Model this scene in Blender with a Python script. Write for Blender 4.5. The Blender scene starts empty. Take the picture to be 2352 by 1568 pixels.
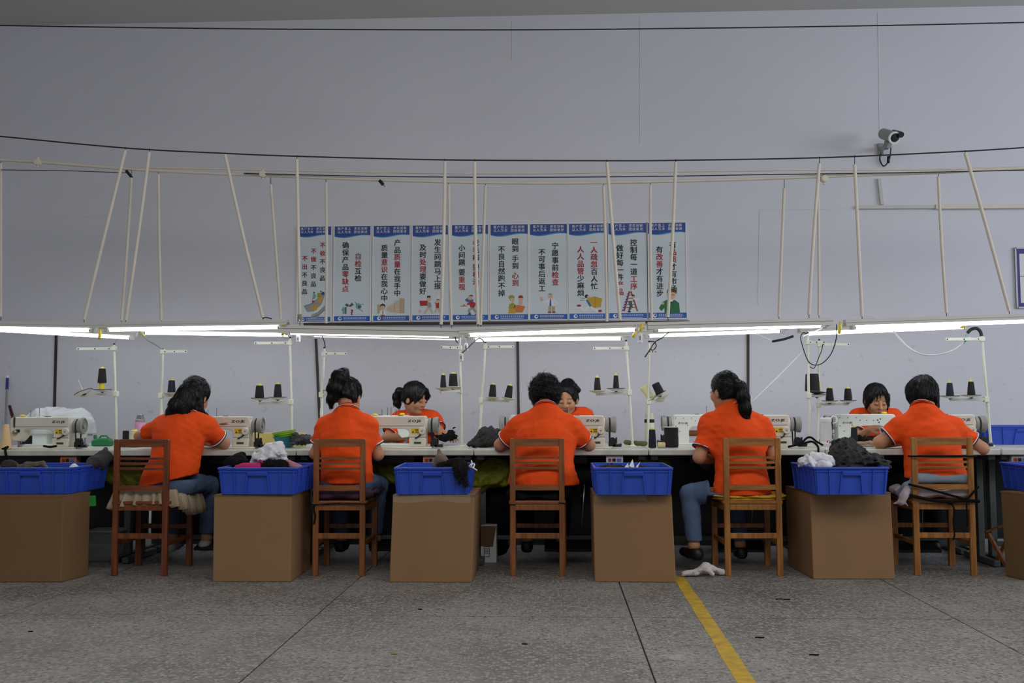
import bpy, bmesh, math, random
import numpy as np
from mathutils import Vector, Matrix
random.seed(7)
SC = bpy.context.scene
COL = SC.collection
# ------------------------------------------------------------------ camera, world, lights, exposure
CAMH = 1.07
YAW, PITCH, ROLL = math.radians(2.4623), math.radians(3.7854), -0.003
FPX = 35 / 36 * 2352
CR = Matrix.Rotation(YAW, 3, 'Z') @ Matrix.Rotation(math.pi / 2 + PITCH, 3, 'X') @ Matrix.Rotation(ROLL, 3, 'Z')
cam_data = bpy.data.cameras.new('camera')
cam_data.lens = 35; cam_data.sensor_width = 36; cam_data.clip_end = 100
cam = bpy.data.objects.new('camera', cam_data); COL.objects.link(cam)
cam.matrix_world = Matrix.Translation((0, 0, CAMH)) @ CR.to_4x4()
SC.camera = cam
SC.view_settings.view_transform = 'Standard'; SC.view_settings.look = 'None'
SC.view_settings.gamma = 1; SC.view_settings.use_curve_mapping = False
SC.view_settings.exposure = 0.0
world = bpy.data.worlds.new('world'); SC.world = world; world.use_nodes = True
wb = world.node_tree.nodes['Background']
wb.inputs[0].default_value = (0.80, 0.90, 1.0, 1); wb.inputs[1].default_value = 0.26

def area_light(name, loc, target, size, energy, color):
    l = bpy.data.lights.new(name, 'AREA'); l.shape = 'RECTANGLE'; l.size, l.size_y = size
    l.energy = energy; l.color = color
    o = bpy.data.objects.new(name, l); COL.objects.link(o); o.location = loc
    o.rotation_euler = (Vector(target) - Vector(loc)).to_track_quat('-Z', 'Y').to_euler()
    return o
# unseen fill light added above the hall's aisle and the high windows on its right side, both outside the frame
area_light('aisle_fill_light', (0.8, 2.2, 4.5), (0.8, 3.4, 0), (10, 2.5), 230, (1.0, 0.96, 0.91))
area_light('daylight_window', (9.5, 4.0, 3.0), (0, 7.6, 1.6), (5, 2.4), 230, (0.80, 0.88, 1.0))

# ------------------------------------------------------------------ helpers
def P(px, py, Y):
    """world point at depth Y seen at photo pixel (px, py)"""
    d = CR @ Vector(((px - 1176) / FPX, -(py - 784) / FPX, -1.0))
    t = Y / d.y
    return Vector((d.x * t, Y, CAMH + d.z * t))

def PZ(px, py, Z):
    d = CR @ Vector(((px - 1176) / FPX, -(py - 784) / FPX, -1.0))
    t = (Z - CAMH) / d.z
    return Vector((d.x * t, d.y * t, Z))

def lin(c):
    return tuple(((v / 255) / 12.92 if v / 255 <= 0.04045 else ((v / 255 + 0.055) / 1.055) ** 2.4) for v in c)

MATS = {}
def pm(name, rgb, rough=0.6, var=0.0, vscale=6.0, bump=0.0, bscale=60.0, metal=0.0, emit=0.0, rgb2=None,
       stretch=(1, 1, 1), spec=0.5, detail=4, sub=0.0, thr=None):
    if name in MATS: return MATS[name]
    m = bpy.data.materials.new(name); m.use_nodes = True; MATS[name] = m
    nt = m.node_tree; b = nt.nodes['Principled BSDF']
    c = lin(rgb) + (1,)
    b.inputs['Base Color'].default_value = c
    b.inputs['Roughness'].default_value = rough
    b.inputs['Metallic'].default_value = metal
    b.inputs['Specular IOR Level'].default_value = spec
    if sub:
        b.inputs['Subsurface Weight'].default_value = sub; b.inputs['Subsurface Radius'].default_value = (.01, .004, .002)
    if emit:
        b.inputs['Emission Color'].default_value = c; b.inputs['Emission Strength'].default_value = emit
    if var or bump:
        tc = nt.nodes.new('ShaderNodeTexCoord'); mp = nt.nodes.new('ShaderNodeMapping')
        mp.inputs['Scale'].default_value = stretch
        nt.links.new(tc.outputs['Object'], mp.inputs['Vector'])
    if var:
        n = nt.nodes.new('ShaderNodeTexNoise'); n.inputs['Scale'].default_value = vscale; n.inputs['Detail'].default_value = detail
        nt.links.new(mp.outputs[0], n.inputs['Vector'])
        r = nt.nodes.new('ShaderNodeValToRGB')
        c2 = lin(rgb2) if rgb2 else tuple(v * (1 - var) for v in c[:3])
        lo, hi = thr if thr else (0.3, 0.7)
        r.color_ramp.elements[0].position = lo; r.color_ramp.elements[1].position = hi
        r.color_ramp.elements[0].color = c2 + (1,); r.color_ramp.elements[1].color = c
        nt.links.new(n.outputs['Fac'], r.inputs['Fac']); nt.links.new(r.outputs['Color'], b.inputs['Base Color'])
    if bump:
        n2 = nt.nodes.new('ShaderNodeTexNoise'); n2.inputs['Scale'].default_value = bscale
        nt.links.new(mp.outputs[0], n2.inputs['Vector'])
        bp = nt.nodes.new('ShaderNodeBump'); bp.inputs['Strength'].default_value = bump; bp.inputs['Distance'].default_value = 0.01
        nt.links.new(n2.outputs['Fac'], bp.inputs['Height']); nt.links.new(bp.outputs[0], b.inputs['Normal'])
    return m

def clear_plastic(name, rgb, see=0.5, rough=0.2, bump=0.4, bscale=14):
    m = pm(name, rgb, rough=rough, bump=bump, bscale=bscale)
    nt = m.node_tree; b = nt.nodes['Principled BSDF']; out = nt.nodes['Material Output']
    t = nt.nodes.new('ShaderNodeBsdfTransparent'); mx = nt.nodes.new('ShaderNodeMixShader'); mx.inputs[0].default_value = see
    nt.links.new(b.outputs[0], mx.inputs[1]); nt.links.new(t.outputs[0], mx.inputs[2]); nt.links.new(mx.outputs[0], out.inputs[0])
    return m

M = {}
M['shirt'] = pm('orange_polo_knit', (243, 82, 24), 0.85, 0.10, 5, 0.12, 300, spec=0.2)
M['skin'] = pm('skin', (196, 142, 108), 0.55, 0.06, 12, sub=0.08, spec=0.3)
M['lips'] = pm('lips', (158, 82, 74), 0.5)
M['hair'] = pm('black_hair', (17, 15, 15), 0.42, 0.5, 40, 0.5, 70, stretch=(1, 1, .12), spec=0.35)
M['curl'] = pm('curly_black_hair', (20, 18, 18), 0.6, 0.5, 40, 0.9, 55, spec=0.3)
M['denim'] = pm('blue_denim', (92, 112, 142), 0.9, 0.25, 9, 0.15, 350, spec=0.1)
M['black_cloth'] = pm('black_cloth', (22, 21, 22), 0.9, 0.3, 14, 0.3, 60, spec=0.15)
M['dark_denim'] = pm('dark_denim', (40, 50, 68), 0.9, 0.2, 9, spec=0.1)
M['white'] = pm('white_trim', (235, 232, 230), 0.7)
M['navy'] = pm('navy_trim', (34, 30, 78), 0.7)
M['shoe'] = pm('black_shoe', (16, 15, 16), 0.5)
M['shoe_white'] = pm('white_shoe', (190, 188, 184), 0.6)
M['cream'] = pm('cream_enamel', (226, 220, 206), 0.35, 0.06, 7)
M['cream_b'] = pm('white_enamel', (224, 228, 222), 0.32, 0.05, 7)
M['greypaint'] = pm('grey_plastic', (150, 150, 146), 0.45, 0.1, 20)
M['steel'] = pm('steel', (165, 165, 165), 0.3, metal=0.9)
M['darksteel'] = pm('dark_steel', (42, 42, 44), 0.45, 0.3, 20, metal=0.3)
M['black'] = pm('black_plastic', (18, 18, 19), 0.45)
M['rubber'] = pm('black_rubber', (24, 23, 23), 0.7)
M['yellow'] = pm('yellow_sticker', (232, 196, 24), 0.5, 0.15, 60)
M['ink'] = pm('black_ink', (16, 16, 18), 0.6)
M['red_ink'] = pm('red_ink', (176, 20, 40), 0.6)
M['tabletop'] = pm('white_laminate', (214, 214, 204), 0.32, 0.10, 5, rgb2=(186, 186, 172), thr=(.35, .6))
M['table_edge'] = pm('white_edge_band', (206, 206, 194), 0.4, 0.2, 9)
M['frame'] = pm('grey_green_frame', (84, 90, 88), 0.5, 0.2, 10)
M['stand'] = pm('ivory_stand_paint', (222, 222, 206), 0.4, 0.06, 9)
M['disc'] = pm('ivory_disc', (205, 200, 172), 0.45)
M['disc_black'] = pm('black_disc', (30, 30, 32), 0.5)
M['thread_black'] = pm('black_thread', (27, 25, 27), 0.8, 0.3, 120, 0.4, 200, stretch=(1, 1, 6))
M['thread_navy'] = pm('navy_thread', (26, 31, 46), 0.8, 0.2, 120, 0.4, 200, stretch=(1, 1, 6))
M['thread_cream'] = pm('cream_thread', (232, 224, 176), 0.8, 0.1, 120, 0.4, 200, stretch=(1, 1, 6))
M['yellow_plastic'] = pm('yellow_plastic', (232, 208, 46), 0.4)
M['fixture'] = pm('white_fixture_paint', (206, 204, 198), 0.5, 0.05, 5)
M['tube'] = pm('fluorescent_tube_glow', (240, 248, 255), 0.4, emit=13.0)
M['tube_off'] = pm('dim_tube', (225, 228, 228), 0.3)
M['pvc'] = pm('ivory_pvc_pipe', (226, 217, 202), 0.5, 0.10, 7)
M['wire'] = pm('black_wire', (26, 30, 30), 0.6)
M['cord_white'] = pm('white_cord', (226, 226, 224), 0.5)
M['blue'] = pm('blue_crate_plastic', (46, 80, 192), 0.38, 0.10, 4)
M['wood'] = pm('brown_varnished_wood', (150, 92, 44), 0.42, 0.4, 5, 0.05, 40, stretch=(9, 9, .9), rgb2=(112, 62, 26))
M['wood_red'] = pm('red_brown_varnished_wood', (132, 68, 30), 0.42, 0.4, 5, 0.05, 40, stretch=(9, 9, .9), rgb2=(92, 42, 16))
for _n, _a, _b in (('wood', (150, 92, 44), (112, 62, 26)), ('wood_red', (132, 68, 30), (92, 42, 16)), ('wood_yellow', (172, 116, 54), (130, 78, 32))):
    M[_n + '_rail'] = pm(_n + '_rail_grain', _a, 0.42, 0.4, 5, 0.05, 40, stretch=(.9, 9, 9), rgb2=_b)
M['wood_yellow'] = pm('honey_varnished_wood', (172, 116, 54), 0.42, 0.4, 5, 0.05, 40, stretch=(9, 9, .9), rgb2=(130, 78, 32))
M['cardboard'] = pm('brown_cardboard', (146, 113, 80), 0.8, 0.10, 3, 0.03, 90, spec=0.2)
M['cardboard_dark'] = pm('brown_cardboard_dull', (122, 94, 64), 0.8, 0.10, 3, 0.03, 90, spec=0.2)
M['tape_clear'] = clear_plastic('clear_packing_tape', (225, 215, 200), 0.86, 0.08, 0.9, 22)
M['bag_white'] = pm('white_plastic_bag', (226, 228, 232), 0.28, 0.10, 20, 0.5, 22)
M['bag_clear'] = clear_plastic('clear_plastic_cover', (232, 236, 240), 0.45, 0.15, 0.6, 16)
M['olive'] = pm('olive_green_fabric', (128, 132, 20), 0.8, 0.35, 6, 0.3, 20)
M['brown_strip'] = pm('dark_brown_strip', (58, 42, 38), 0.5, 0.2, 8)
M['tray'] = pm('grey_tray', (96, 98, 96), 0.5)

class MB:
    def __init__(s): s.v = []; s.f = []; s.isl = []
    def _add(s, vs, fs):
        o = len(s.v); s.isl.append((o, len(s.f))); s.v.extend(tuple(v) for v in vs); s.f.extend(tuple(i + o for i in f) for f in fs); return s
    def box(s, c, size, R=None):
        c = Vector(c); hx, hy, hz = size[0] / 2, size[1] / 2, size[2] / 2
        vs = [Vector((x, y, z)) for z in (-hz, hz) for x, y in ((-hx, -hy), (hx, -hy), (hx, hy), (-hx, hy))]
        if R is not None: vs = [R @ v for v in vs]
        return s._add([v + c for v in vs], [(3, 2, 1, 0), (4, 5, 6, 7), (0, 1, 5, 4), (1, 2, 6, 5), (2, 3, 7, 6), (3, 0, 4, 7)])
    def box2(s, lo, hi):
        return s.box([(a + b) / 2 for a, b in zip(lo, hi)], [b - a for a, b in zip(lo, hi)])
    def beam(s, a, b, w, d, up=(0, 0, 1)):
        a, b = Vector(a), Vector(b); z = (b - a); L = z.length; z.normalize()
        u = Vector(up)
        if abs(u.dot(z)) > 0.98: u = Vector((0, 1, 0))
        x = u.cross(z).normalized(); y = z.cross(x)
        return s.box((a + b) / 2, (w, d, L), Matrix((x, y, z)).transposed())
    def cyl(s, a, b, r1, r2=None, n=16, caps=True):
        return s.lathe([(r1, 0), (r1 if r2 is None else r2, (Vector(b) - Vector(a)).length)], a, Vector(b) - Vector(a), n, caps)
    def lathe(s, prof, o=(0, 0, 0), axis=(0, 0, 1), n=20, caps=True):
        o = Vector(o); z = Vector(axis).normalized()
        x = z.orthogonal().normalized(); y = z.cross(x)
        vs = []; fs = []
        for r, h in prof:
            for i in range(n):
                t = 2 * math.pi * i / n
                vs.append(o + z * h + x * (r * math.cos(t)) + y * (r * math.sin(t)))
        for k in range(len(prof) - 1):
            for i in range(n):
                j = (i + 1) % n
                fs.append((k * n + i, k * n + j, (k + 1) * n + j, (k + 1) * n + i))
        if caps:
            fs.append(tuple(reversed(range(n)))); fs.append(tuple((len(prof) - 1) * n + i for i in range(n)))
        return s._add(vs, fs)
    def tube(s, pts, r, n=8, closed=False, caps=True):
        pts = [Vector(p) for p in pts]; L = len(pts); vs = []; fs = []; prev = None
        rr = r if isinstance(r, (list, tuple)) else [r] * L
        for i, p in enumerate(pts):
            if closed: t = pts[(i + 1) % L] - pts[i - 1]
            else: t = pts[min(i + 1, L - 1)] - pts[max(i - 1, 0)]
            t.normalize()
            x = t.orthogonal().normalized() if prev is None else (prev - t * prev.dot(t)).normalized()
            prev = x; y = t.cross(x)
            for k in range(n):
                a = 2 * math.pi * k / n
                vs.append(p + x * (rr[i] * math.cos(a)) + y * (rr[i] * math.sin(a)))
        for i in range(L if closed else L - 1):
            i2 = (i + 1) % L
            for k in range(n):
                k2 = (k + 1) % n
                fs.append((i * n + k, i * n + k2, i2 * n + k2, i2 * n + k))
        if caps and not closed:
            fs.append(tuple(reversed(range(n)))); fs.append(tuple((L - 1) * n + k for k in range(n)))
        return s._add(vs, fs)
    def prism(s, poly, y0, y1):
        """polygon in XZ extruded along Y"""
        n = len(poly)
        vs = [(x, y0, z) for x, z in poly] + [(x, y1, z) for x, z in poly]
        fs = [tuple(range(n)), tuple(reversed(range(n, 2 * n)))] + [((i + 1) % n, i, n + i, n + (i + 1) % n) for i in range(n)]
        return s._add(vs, fs)
    def poly(s, pts):
        return s._add(pts, [tuple(range(len(pts)))])
    def ball(s, c, r, n=12, m=8):
        r = r if isinstance(r, (list, tuple)) else (r, r, r)
        vs = []; fs = []
        for i in range(m + 1):
            a = math.pi * i / m
            for k in range(n):
                b = 2 * math.pi * k / n
                vs.append((c[0] + r[0] * math.sin(a) * math.cos(b), c[1] + r[1] * math.sin(a) * math.sin(b), c[2] + r[2] * math.cos(a)))
        for i in range(m):
            for k in range(n):
                k2 = (k + 1) % n
                fs.append((i * n + k, (i + 1) * n + k, (i + 1) * n + k2, i * n + k2))
        return s._add(vs, fs)
    def mesh(s, name, off=None):
        me = bpy.data.meshes.new(name)
        vs = s.v if off is None else [(a[0] - off[0], a[1] - off[1], a[2] - off[2]) for a in s.v]
        me.from_pydata(vs, [], s.f); me.update()
        return me

def part(name, mb, mat, parent=None, smooth=False, bevel=0.0, seg=2, world=False, loc=None, fix=True, split=False):
    if split:                                   # every added piece becomes a part of its own
        for k, (o0, f0) in enumerate(mb.isl):
            o1, f1 = mb.isl[k + 1] if k + 1 < len(mb.isl) else (len(mb.v), len(mb.f))
            q = MB(); q._add(mb.v[o0:o1], [tuple(i - o0 for i in f) for f in mb.f[f0:f1]])
            last = part(name, q, mat, parent, smooth, bevel, seg, world, loc, fix)
        return last
    if isinstance(mb, MB):
        off = parent.location if (world and parent is not None) else None
        if parent is None and loc is not None: off = loc
        me = mb.mesh(name, off)
        if fix:
            bm = bmesh.new(); bm.from_mesh(me); bmesh.ops.recalc_face_normals(bm, faces=bm.faces); bm.to_mesh(me); bm.free()
    else: me = mb
    if mat is not None:
        me.materials.clear(); me.materials.append(MAT(mat))
    o = bpy.data.objects.new(name, me); COL.objects.link(o)
    if parent is not None: o.parent = parent
    elif loc is not None: o.location = loc
    if smooth:
        me.shade_smooth()
        if smooth == 'auto':
            me.set_sharp_from_angle(angle=math.radians(38))
    if bevel:
        bv = o.modifiers.new('bevel', 'BEVEL'); bv.width = bevel; bv.segments = seg; bv.limit_method = 'ANGLE'; bv.angle_limit = math.radians(35)
    return o

def MAT(m): return M[m] if isinstance(m, str) else m

def tag(o, label, cat, group=None, kind=None):
    if label: o['label'] = label
    if cat: o['category'] = cat
    if group: o['group'] = group
    if kind: o['kind'] = kind
    return o

def thing(name, label, cat, loc=(0, 0, 0), rotz=0.0, group=None):
    o = bpy.data.objects.new(name, None); COL.objects.link(o)
    o.location = loc; o.rotation_euler = (0, 0, rotz); o.empty_display_size = 0.1
    return tag(o, label, cat, group)

def dup(root, loc, rotz=0.0, label=None, group=None, scale=None):
    r = root.copy(); COL.objects.link(r); r.location = loc; r.rotation_euler = (0, 0, rotz)
    if scale: r.scale = scale
    if label: r['label'] = label
    if group: r['group'] = group
    for ch in root.children:
        c = ch.copy(); COL.objects.link(c); c.parent = r
        for g in ch.children:
            d = g.copy(); COL.objects.link(d); d.parent = c
    return r

def struct(name, mb, mat, parent=None, **k):
    o = part(name, mb, mat, parent, **k)
    if parent is None: o['kind'] = 'structure'
    return o

def spline(pts, n=8):
    """Catmull-Rom through pts"""
    pts = [Vector(p) for p in pts]; out = []
    q = [pts[0] * 2 - pts[1]] + pts + [pts[-1] * 2 - pts[-2]]
    for i in range(1, len(q) - 2):
        for k in range(n):
            t = k / n
            out.append(0.5 * ((2 * q[i]) + (q[i + 1] - q[i - 1]) * t + (2 * q[i - 1] - 5 * q[i] + 4 * q[i + 1] - q[i + 2]) * t * t
                              + (3 * q[i] - q[i - 1] - 3 * q[i + 1] + q[i + 2]) * t ** 3))
    out.append(pts[-1]); return out

# glyphs from the bundled font
_G = {}
def glyph(ch, bold=0.018):
    if (ch, bold) in _G: return _G[(ch, bold)]
    cu = bpy.data.curves.new('glyph', 'FONT'); cu.body = ch; cu.size = 1; cu.offset = bold; cu.resolution_u = 2; cu.fill_mode = 'FRONT'
    o = bpy.data.objects.new('glyph', cu); COL.objects.link(o)
    dg = bpy.context.evaluated_depsgraph_get()
    me = bpy.data.meshes.new_from_object(o.evaluated_get(dg))
    vs = [tuple(v.co) for v in me.vertices]; fs = [tuple(p.vertices) for p in me.polygons]
    bpy.data.objects.remove(o); bpy.data.curves.remove(cu); bpy.data.meshes.remove(me)
    if vs:
        x0 = min(v[0] for v in vs); x1 = max(v[0] for v in vs); y0 = min(v[1] for v in vs); y1 = max(v[1] for v in vs)
    else: x0 = x1 = y0 = y1 = 0
    _G[(ch, bold)] = (vs, fs, x0, x1, y0, y1)
    return _G[(ch, bold)]

def put_text(mb, text, x, z, h, y=0.0, w=None, bold=0.018, back=False, slant=0.0):
    """Latin text centred at (x, z) in the XZ plane facing -Y (or +Y when back)"""
    adv = 0; items = []
    for ch in text:
        g = glyph(ch, bold)
        items.append((g, adv - g[2])); adv += (g[3] - g[2]) + 0.08
    tot = adv - 0.08; hh = max(g[0][5] for g in items) - min(0, min(g[0][4] for g in items))
    s = h / hh; sx = s if w is None else w / tot
    for g, a in items:
        mb._add([(x + (-1 if back else 1) * ((v[0] + a - tot / 2) * sx + v[1] * slant * s), y, z + v[1] * s - h / 2) for v in g[0]],
                [tuple(reversed(f)) if back else f for f in g[1]])

def put_cjk(mb, ch, x, z, size, y=0.0, fat=0.016):
    g = glyph(ch, 0.0)
    cx, cy = 0.5, 0.38
    for k, (dx, dz) in enumerate(((-fat, -fat * .6), (fat, -fat * .6), (-fat, fat * .6), (fat, fat * .6), (0, 0))):
        mb._add([(x + (v[0] - cx + dx) * size, y - .00025 * k, z + (v[1] - cy + dz) * size) for v in g[0]], g[1])

# ------------------------------------------------------------------ signed-distance modelling (for bodies, cloth, hair)
class SDF:
    def __init__(s, lo, hi, h):
        s.lo = np.array(lo, float); s.h = h
        n = np.ceil((np.array(hi) - s.lo) / h).astype(int) + 1
        s.n = n; s.F = np.full(n, 0.5, np.float32)
        s.ax = [(s.lo[i] + h * np.arange(n[i])).astype(np.float32) for i in range(3)]
    def _sl(s, lo, hi):
        i0 = np.clip(np.floor((np.array(lo) - s.lo) / s.h).astype(int), 0, s.n); i1 = np.clip(np.ceil((np.array(hi) - s.lo) / s.h).astype(int) + 1, 0, s.n)
        if (i1 <= i0).any(): return None
        sl = tuple(slice(a, b) for a, b in zip(i0, i1))
        return sl, s.ax[0][sl[0]][:, None, None], s.ax[1][sl[1]][None, :, None], s.ax[2][sl[2]][None, None, :]
    def _op(s, sl, d, k, op):
        f = s.F[sl]
        if op == 's': d = -d
        if op == 'u':
            if k > 0:
                t = np.clip(k - np.abs(f - d), 0, None) / k; s.F[sl] = np.minimum(f, d) - t * t * k * 0.25
            else: s.F[sl] = np.minimum(f, d)
        else:
            if k > 0:
                t = np.clip(k - np.abs(f - d), 0, None) / k; s.F[sl] = np.maximum(f, d) + t * t * k * 0.25
            else: s.F[sl] = np.maximum(f, d)
    def cone(s, a, b, ra, rb, k=0.02, flat=None, op='u'):
        a = np.array(a, float); b = np.array(b, float); m = max(ra, rb) + k + 3 * s.h
        r = s._sl(np.minimum(a, b) - m, np.maximum(a, b) + m)
        if r is None: return s
        sl, x, y, z = r; sc = np.ones(3)
        if flat: sc[flat[0]] = flat[1]
        a = a * sc; b = b * sc
        x, y, z = x * sc[0] - a[0], y * sc[1] - a[1], z * sc[2] - a[2]
        ba = b - a; L = max(float(ba @ ba), 1e-9)
        t = np.clip((x * ba[0] + y * ba[1] + z * ba[2]) / L, 0, 1).astype(np.float32)
        d = np.sqrt((x - ba[0] * t) ** 2 + (y - ba[1] * t) ** 2 + (z - ba[2] * t) ** 2) - (ra + (rb - ra) * t)
        s._op(sl, d.astype(np.float32), k, op); return s
    def ell(s, c, r, R=None, k=0.02, op='u'):
        c = np.array(c, float); m = max(r) + k + 3 * s.h
        q = s._sl(c - m, c + m)
        if q is None: return s
        sl, x, y, z = q; x, y, z = x - c[0], y - c[1], z - c[2]
        if R is not None:
            R = np.array(R)
            x, y, z = (R[0, 0] * x + R[1, 0] * y + R[2, 0] * z), (R[0, 1] * x + R[1, 1] * y + R[2, 1] * z), (R[0, 2] * x + R[1, 2] * y + R[2, 2] * z)
        k0 = np.sqrt((x / r[0]) ** 2 + (y / r[1]) ** 2 + (z / r[2]) ** 2)
        k1 = np.sqrt((x / r[0] ** 2) ** 2 + (y / r[1] ** 2) ** 2 + (z / r[2] ** 2) ** 2) + 1e-6
        s._op(sl, (k0 * (k0 - 1) / k1).astype(np.float32), k, op); return s
    def chain(s, pts, rs, k=0.02, flat=None):
        for i in range(len(pts) - 1): s.cone(pts[i], pts[i + 1], rs[i], rs[i + 1], k, flat)
        return s
    def cut(s, c, n, lo=None, hi=None, k=0.0):
        """remove the side that n points to"""
        r = s._sl(s.lo if lo is None else lo, (s.lo + s.h * s.n) if hi is None else hi)
        if r is None: return s
        sl, x, y, z = r; n = np.array(n, float); n /= np.linalg.norm(n)
        s._op(sl, ((x - c[0]) * n[0] + (y - c[1]) * n[1] + (z - c[2]) * n[2]).astype(np.float32), k, 'i'); return s
    def wob(s, amp, freq, seed=0, aniso=(1, 1, 1), ridge=False):
        rg = np.random.RandomState(seed); x, y, z = s.ax[0][:, None, None], s.ax[1][None, :, None], s.ax[2][None, None, :]
        acc = 0
        for o in range(5):
            w = rg.normal(size=3); w *= 1.6 * freq * (0.7 + 0.3 * o) / np.linalg.norm(w); w = w * np.array(aniso); ph = rg.uniform(0, 6.28, 4)
            w2 = rg.normal(size=3) * freq * .5 * np.array(aniso)
            v = np.sin(w[0] * x + w[1] * y + w[2] * z + ph[0] + 1.5 * np.sin(w2[0] * x + w2[1] * y + ph[1]) + 1.5 * np.sin(w2[2] * z + w2[0] * y + ph[2]))
            acc = acc + (2 * np.abs(v) - 1 if ridge else v) / (1 + 0.25 * o)
        s.F += (amp * acc / 2.0).astype(np.float32); return s
    def mesh(s, name, off=(0, 0, 0), smooth=True):
        F = s.F.copy()
        for ax in range(3):   # close at the borders
            sl = [slice(None)] * 3
            for e in (0, -1):
                sl[ax] = e; F[tuple(sl)] = np.maximum(F[tuple(sl)], 0.001)
        I = (F < 0); u = I.view(np.uint8)
        c = np.zeros(s.n - 1, np.uint8)
        for dx in (0, 1):
            for dy in (0, 1):
                for dz in (0, 1):
                    c += u[dx:s.n[0] - 1 + dx, dy:s.n[1] - 1 + dy, dz:s.n[2] - 1 + dz]
        idx = np.argwhere((c > 0) & (c < 8))
        vid = np.full(s.n - 1, -1, np.int32); vid[idx[:, 0], idx[:, 1], idx[:, 2]] = np.arange(len(idx))
        cs = np.array([(a, b, d) for a in (0, 1) for b in (0, 1) for d in (0, 1)])
        val = np.stack([F[idx[:, 0] + o[0], idx[:, 1] + o[1], idx[:, 2] + o[2]] for o in cs], 1)
        acc = np.zeros((len(idx), 3)); cnt = np.zeros(len(idx))
        for i in range(8):
            for j in range(i + 1, 8):
                if np.abs(cs[i] - cs[j]).sum() != 1: continue
                a, b = val[:, i], val[:, j]; m = (a < 0) != (b < 0)
                t = np.where(m, a / np.where(m, a - b, 1), 0)
                acc += (m[:, None] * (cs[i] + (cs[j] - cs[i]) * t[:, None])); cnt += m
        V = s.lo + s.h * (idx + acc / cnt[:, None]) - np.array(off)
        Q = []
        for ax in range(3):
            a1, a2 = (ax + 1) % 3, (ax + 2) % 3
            s0 = [slice(None)] * 3; s1 = [slice(None)] * 3
            s0[ax] = slice(0, -1); s1[ax] = slice(1, None)
            d = I[tuple(s0)] != I[tuple(s1)]
            e = np.argwhere(d)
            e = e[(e[:, a1] > 0) & (e[:, a2] > 0) & (e[:, a1] < s.n[a1] - 1) & (e[:, a2] < s.n[a2] - 1)]
            sgn = I[e[:, 0], e[:, 1], e[:, 2]]
            o1 = np.zeros(3, int); o1[a1] = 1; o2 = np.zeros(3, int); o2[a2] = 1
            g = lambda q: vid[q[:, 0], q[:, 1], q[:, 2]]
            quad = np.stack([g(e - o1 - o2), g(e - o2), g(e), g(e - o1)], 1)
            quad[~sgn] = quad[~sgn][:, ::-1]
            Q.append(quad)
        Q = np.concatenate(Q); Q = Q[(Q >= 0).all(1)]
        me = bpy.data.meshes.new(name)
        me.vertices.add(len(V)); me.vertices.foreach_set('co', V.astype(np.float32).ravel())
        me.loops.add(len(Q) * 4); me.loops.foreach_set('vertex_index', Q.astype(np.int32).ravel())
        me.polygons.add(len(Q)); me.polygons.foreach_set('loop_start', np.arange(0, len(Q) * 4, 4, dtype=np.int32))
        me.update(calc_edges=True); me.validate()
        if smooth: me.shade_smooth()
        return me

def lump(name, prims, mat, h=0.008, amp=0.0, freq=40, seed=0, k=0.03, floor=None, parent=None, label=None, cat=None, ridge=False, aniso=(1, 1, 1), group=None):
    """soft thing from ellipsoids (c, (rx,ry,rz)) and cones (a, b, ra, rb)"""
    pts = []
    for p in prims:
        if len(p) == 2: pts += [np.array(p[0]) - max(p[1]), np.array(p[0]) + max(p[1])]
        else: pts += [np.minimum(p[0], p[1]) - max(p[2:4]), np.maximum(p[0], p[1]) + max(p[2:4])]
    lo = np.min(pts, 0) - 0.04; hi = np.max(pts, 0) + 0.04
    S = SDF(lo, hi, h)
    for p in prims:
        if len(p) == 2: S.ell(p[0], p[1], k=k)
        else: S.cone(*p, k=k)
    if amp: S.wob(amp, freq, seed, aniso, ridge)
    if amp and ridge: S.wob(amp * .45, freq * 2.3, seed + 50, aniso, True)
    if floor is not None: S.cut((0, 0, floor), (0, 0, -1))
    base = Vector((float((lo[0] + hi[0]) / 2), float((lo[1] + hi[1]) / 2), float(floor if floor is not None else lo[2] + 0.04)))
    if parent is not None:
        return part(name, S.mesh(name, parent.location), mat, parent)
    o = part(name, S.mesh(name, base), mat, None); o.location = base
    return tag(o, label, cat, group)
ORD = ['first', 'second', 'third', 'fourth', 'fifth', 'sixth', 'seventh', 'eighth', 'ninth', 'tenth', 'eleventh', 'twelfth', 'thirteenth']
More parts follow.
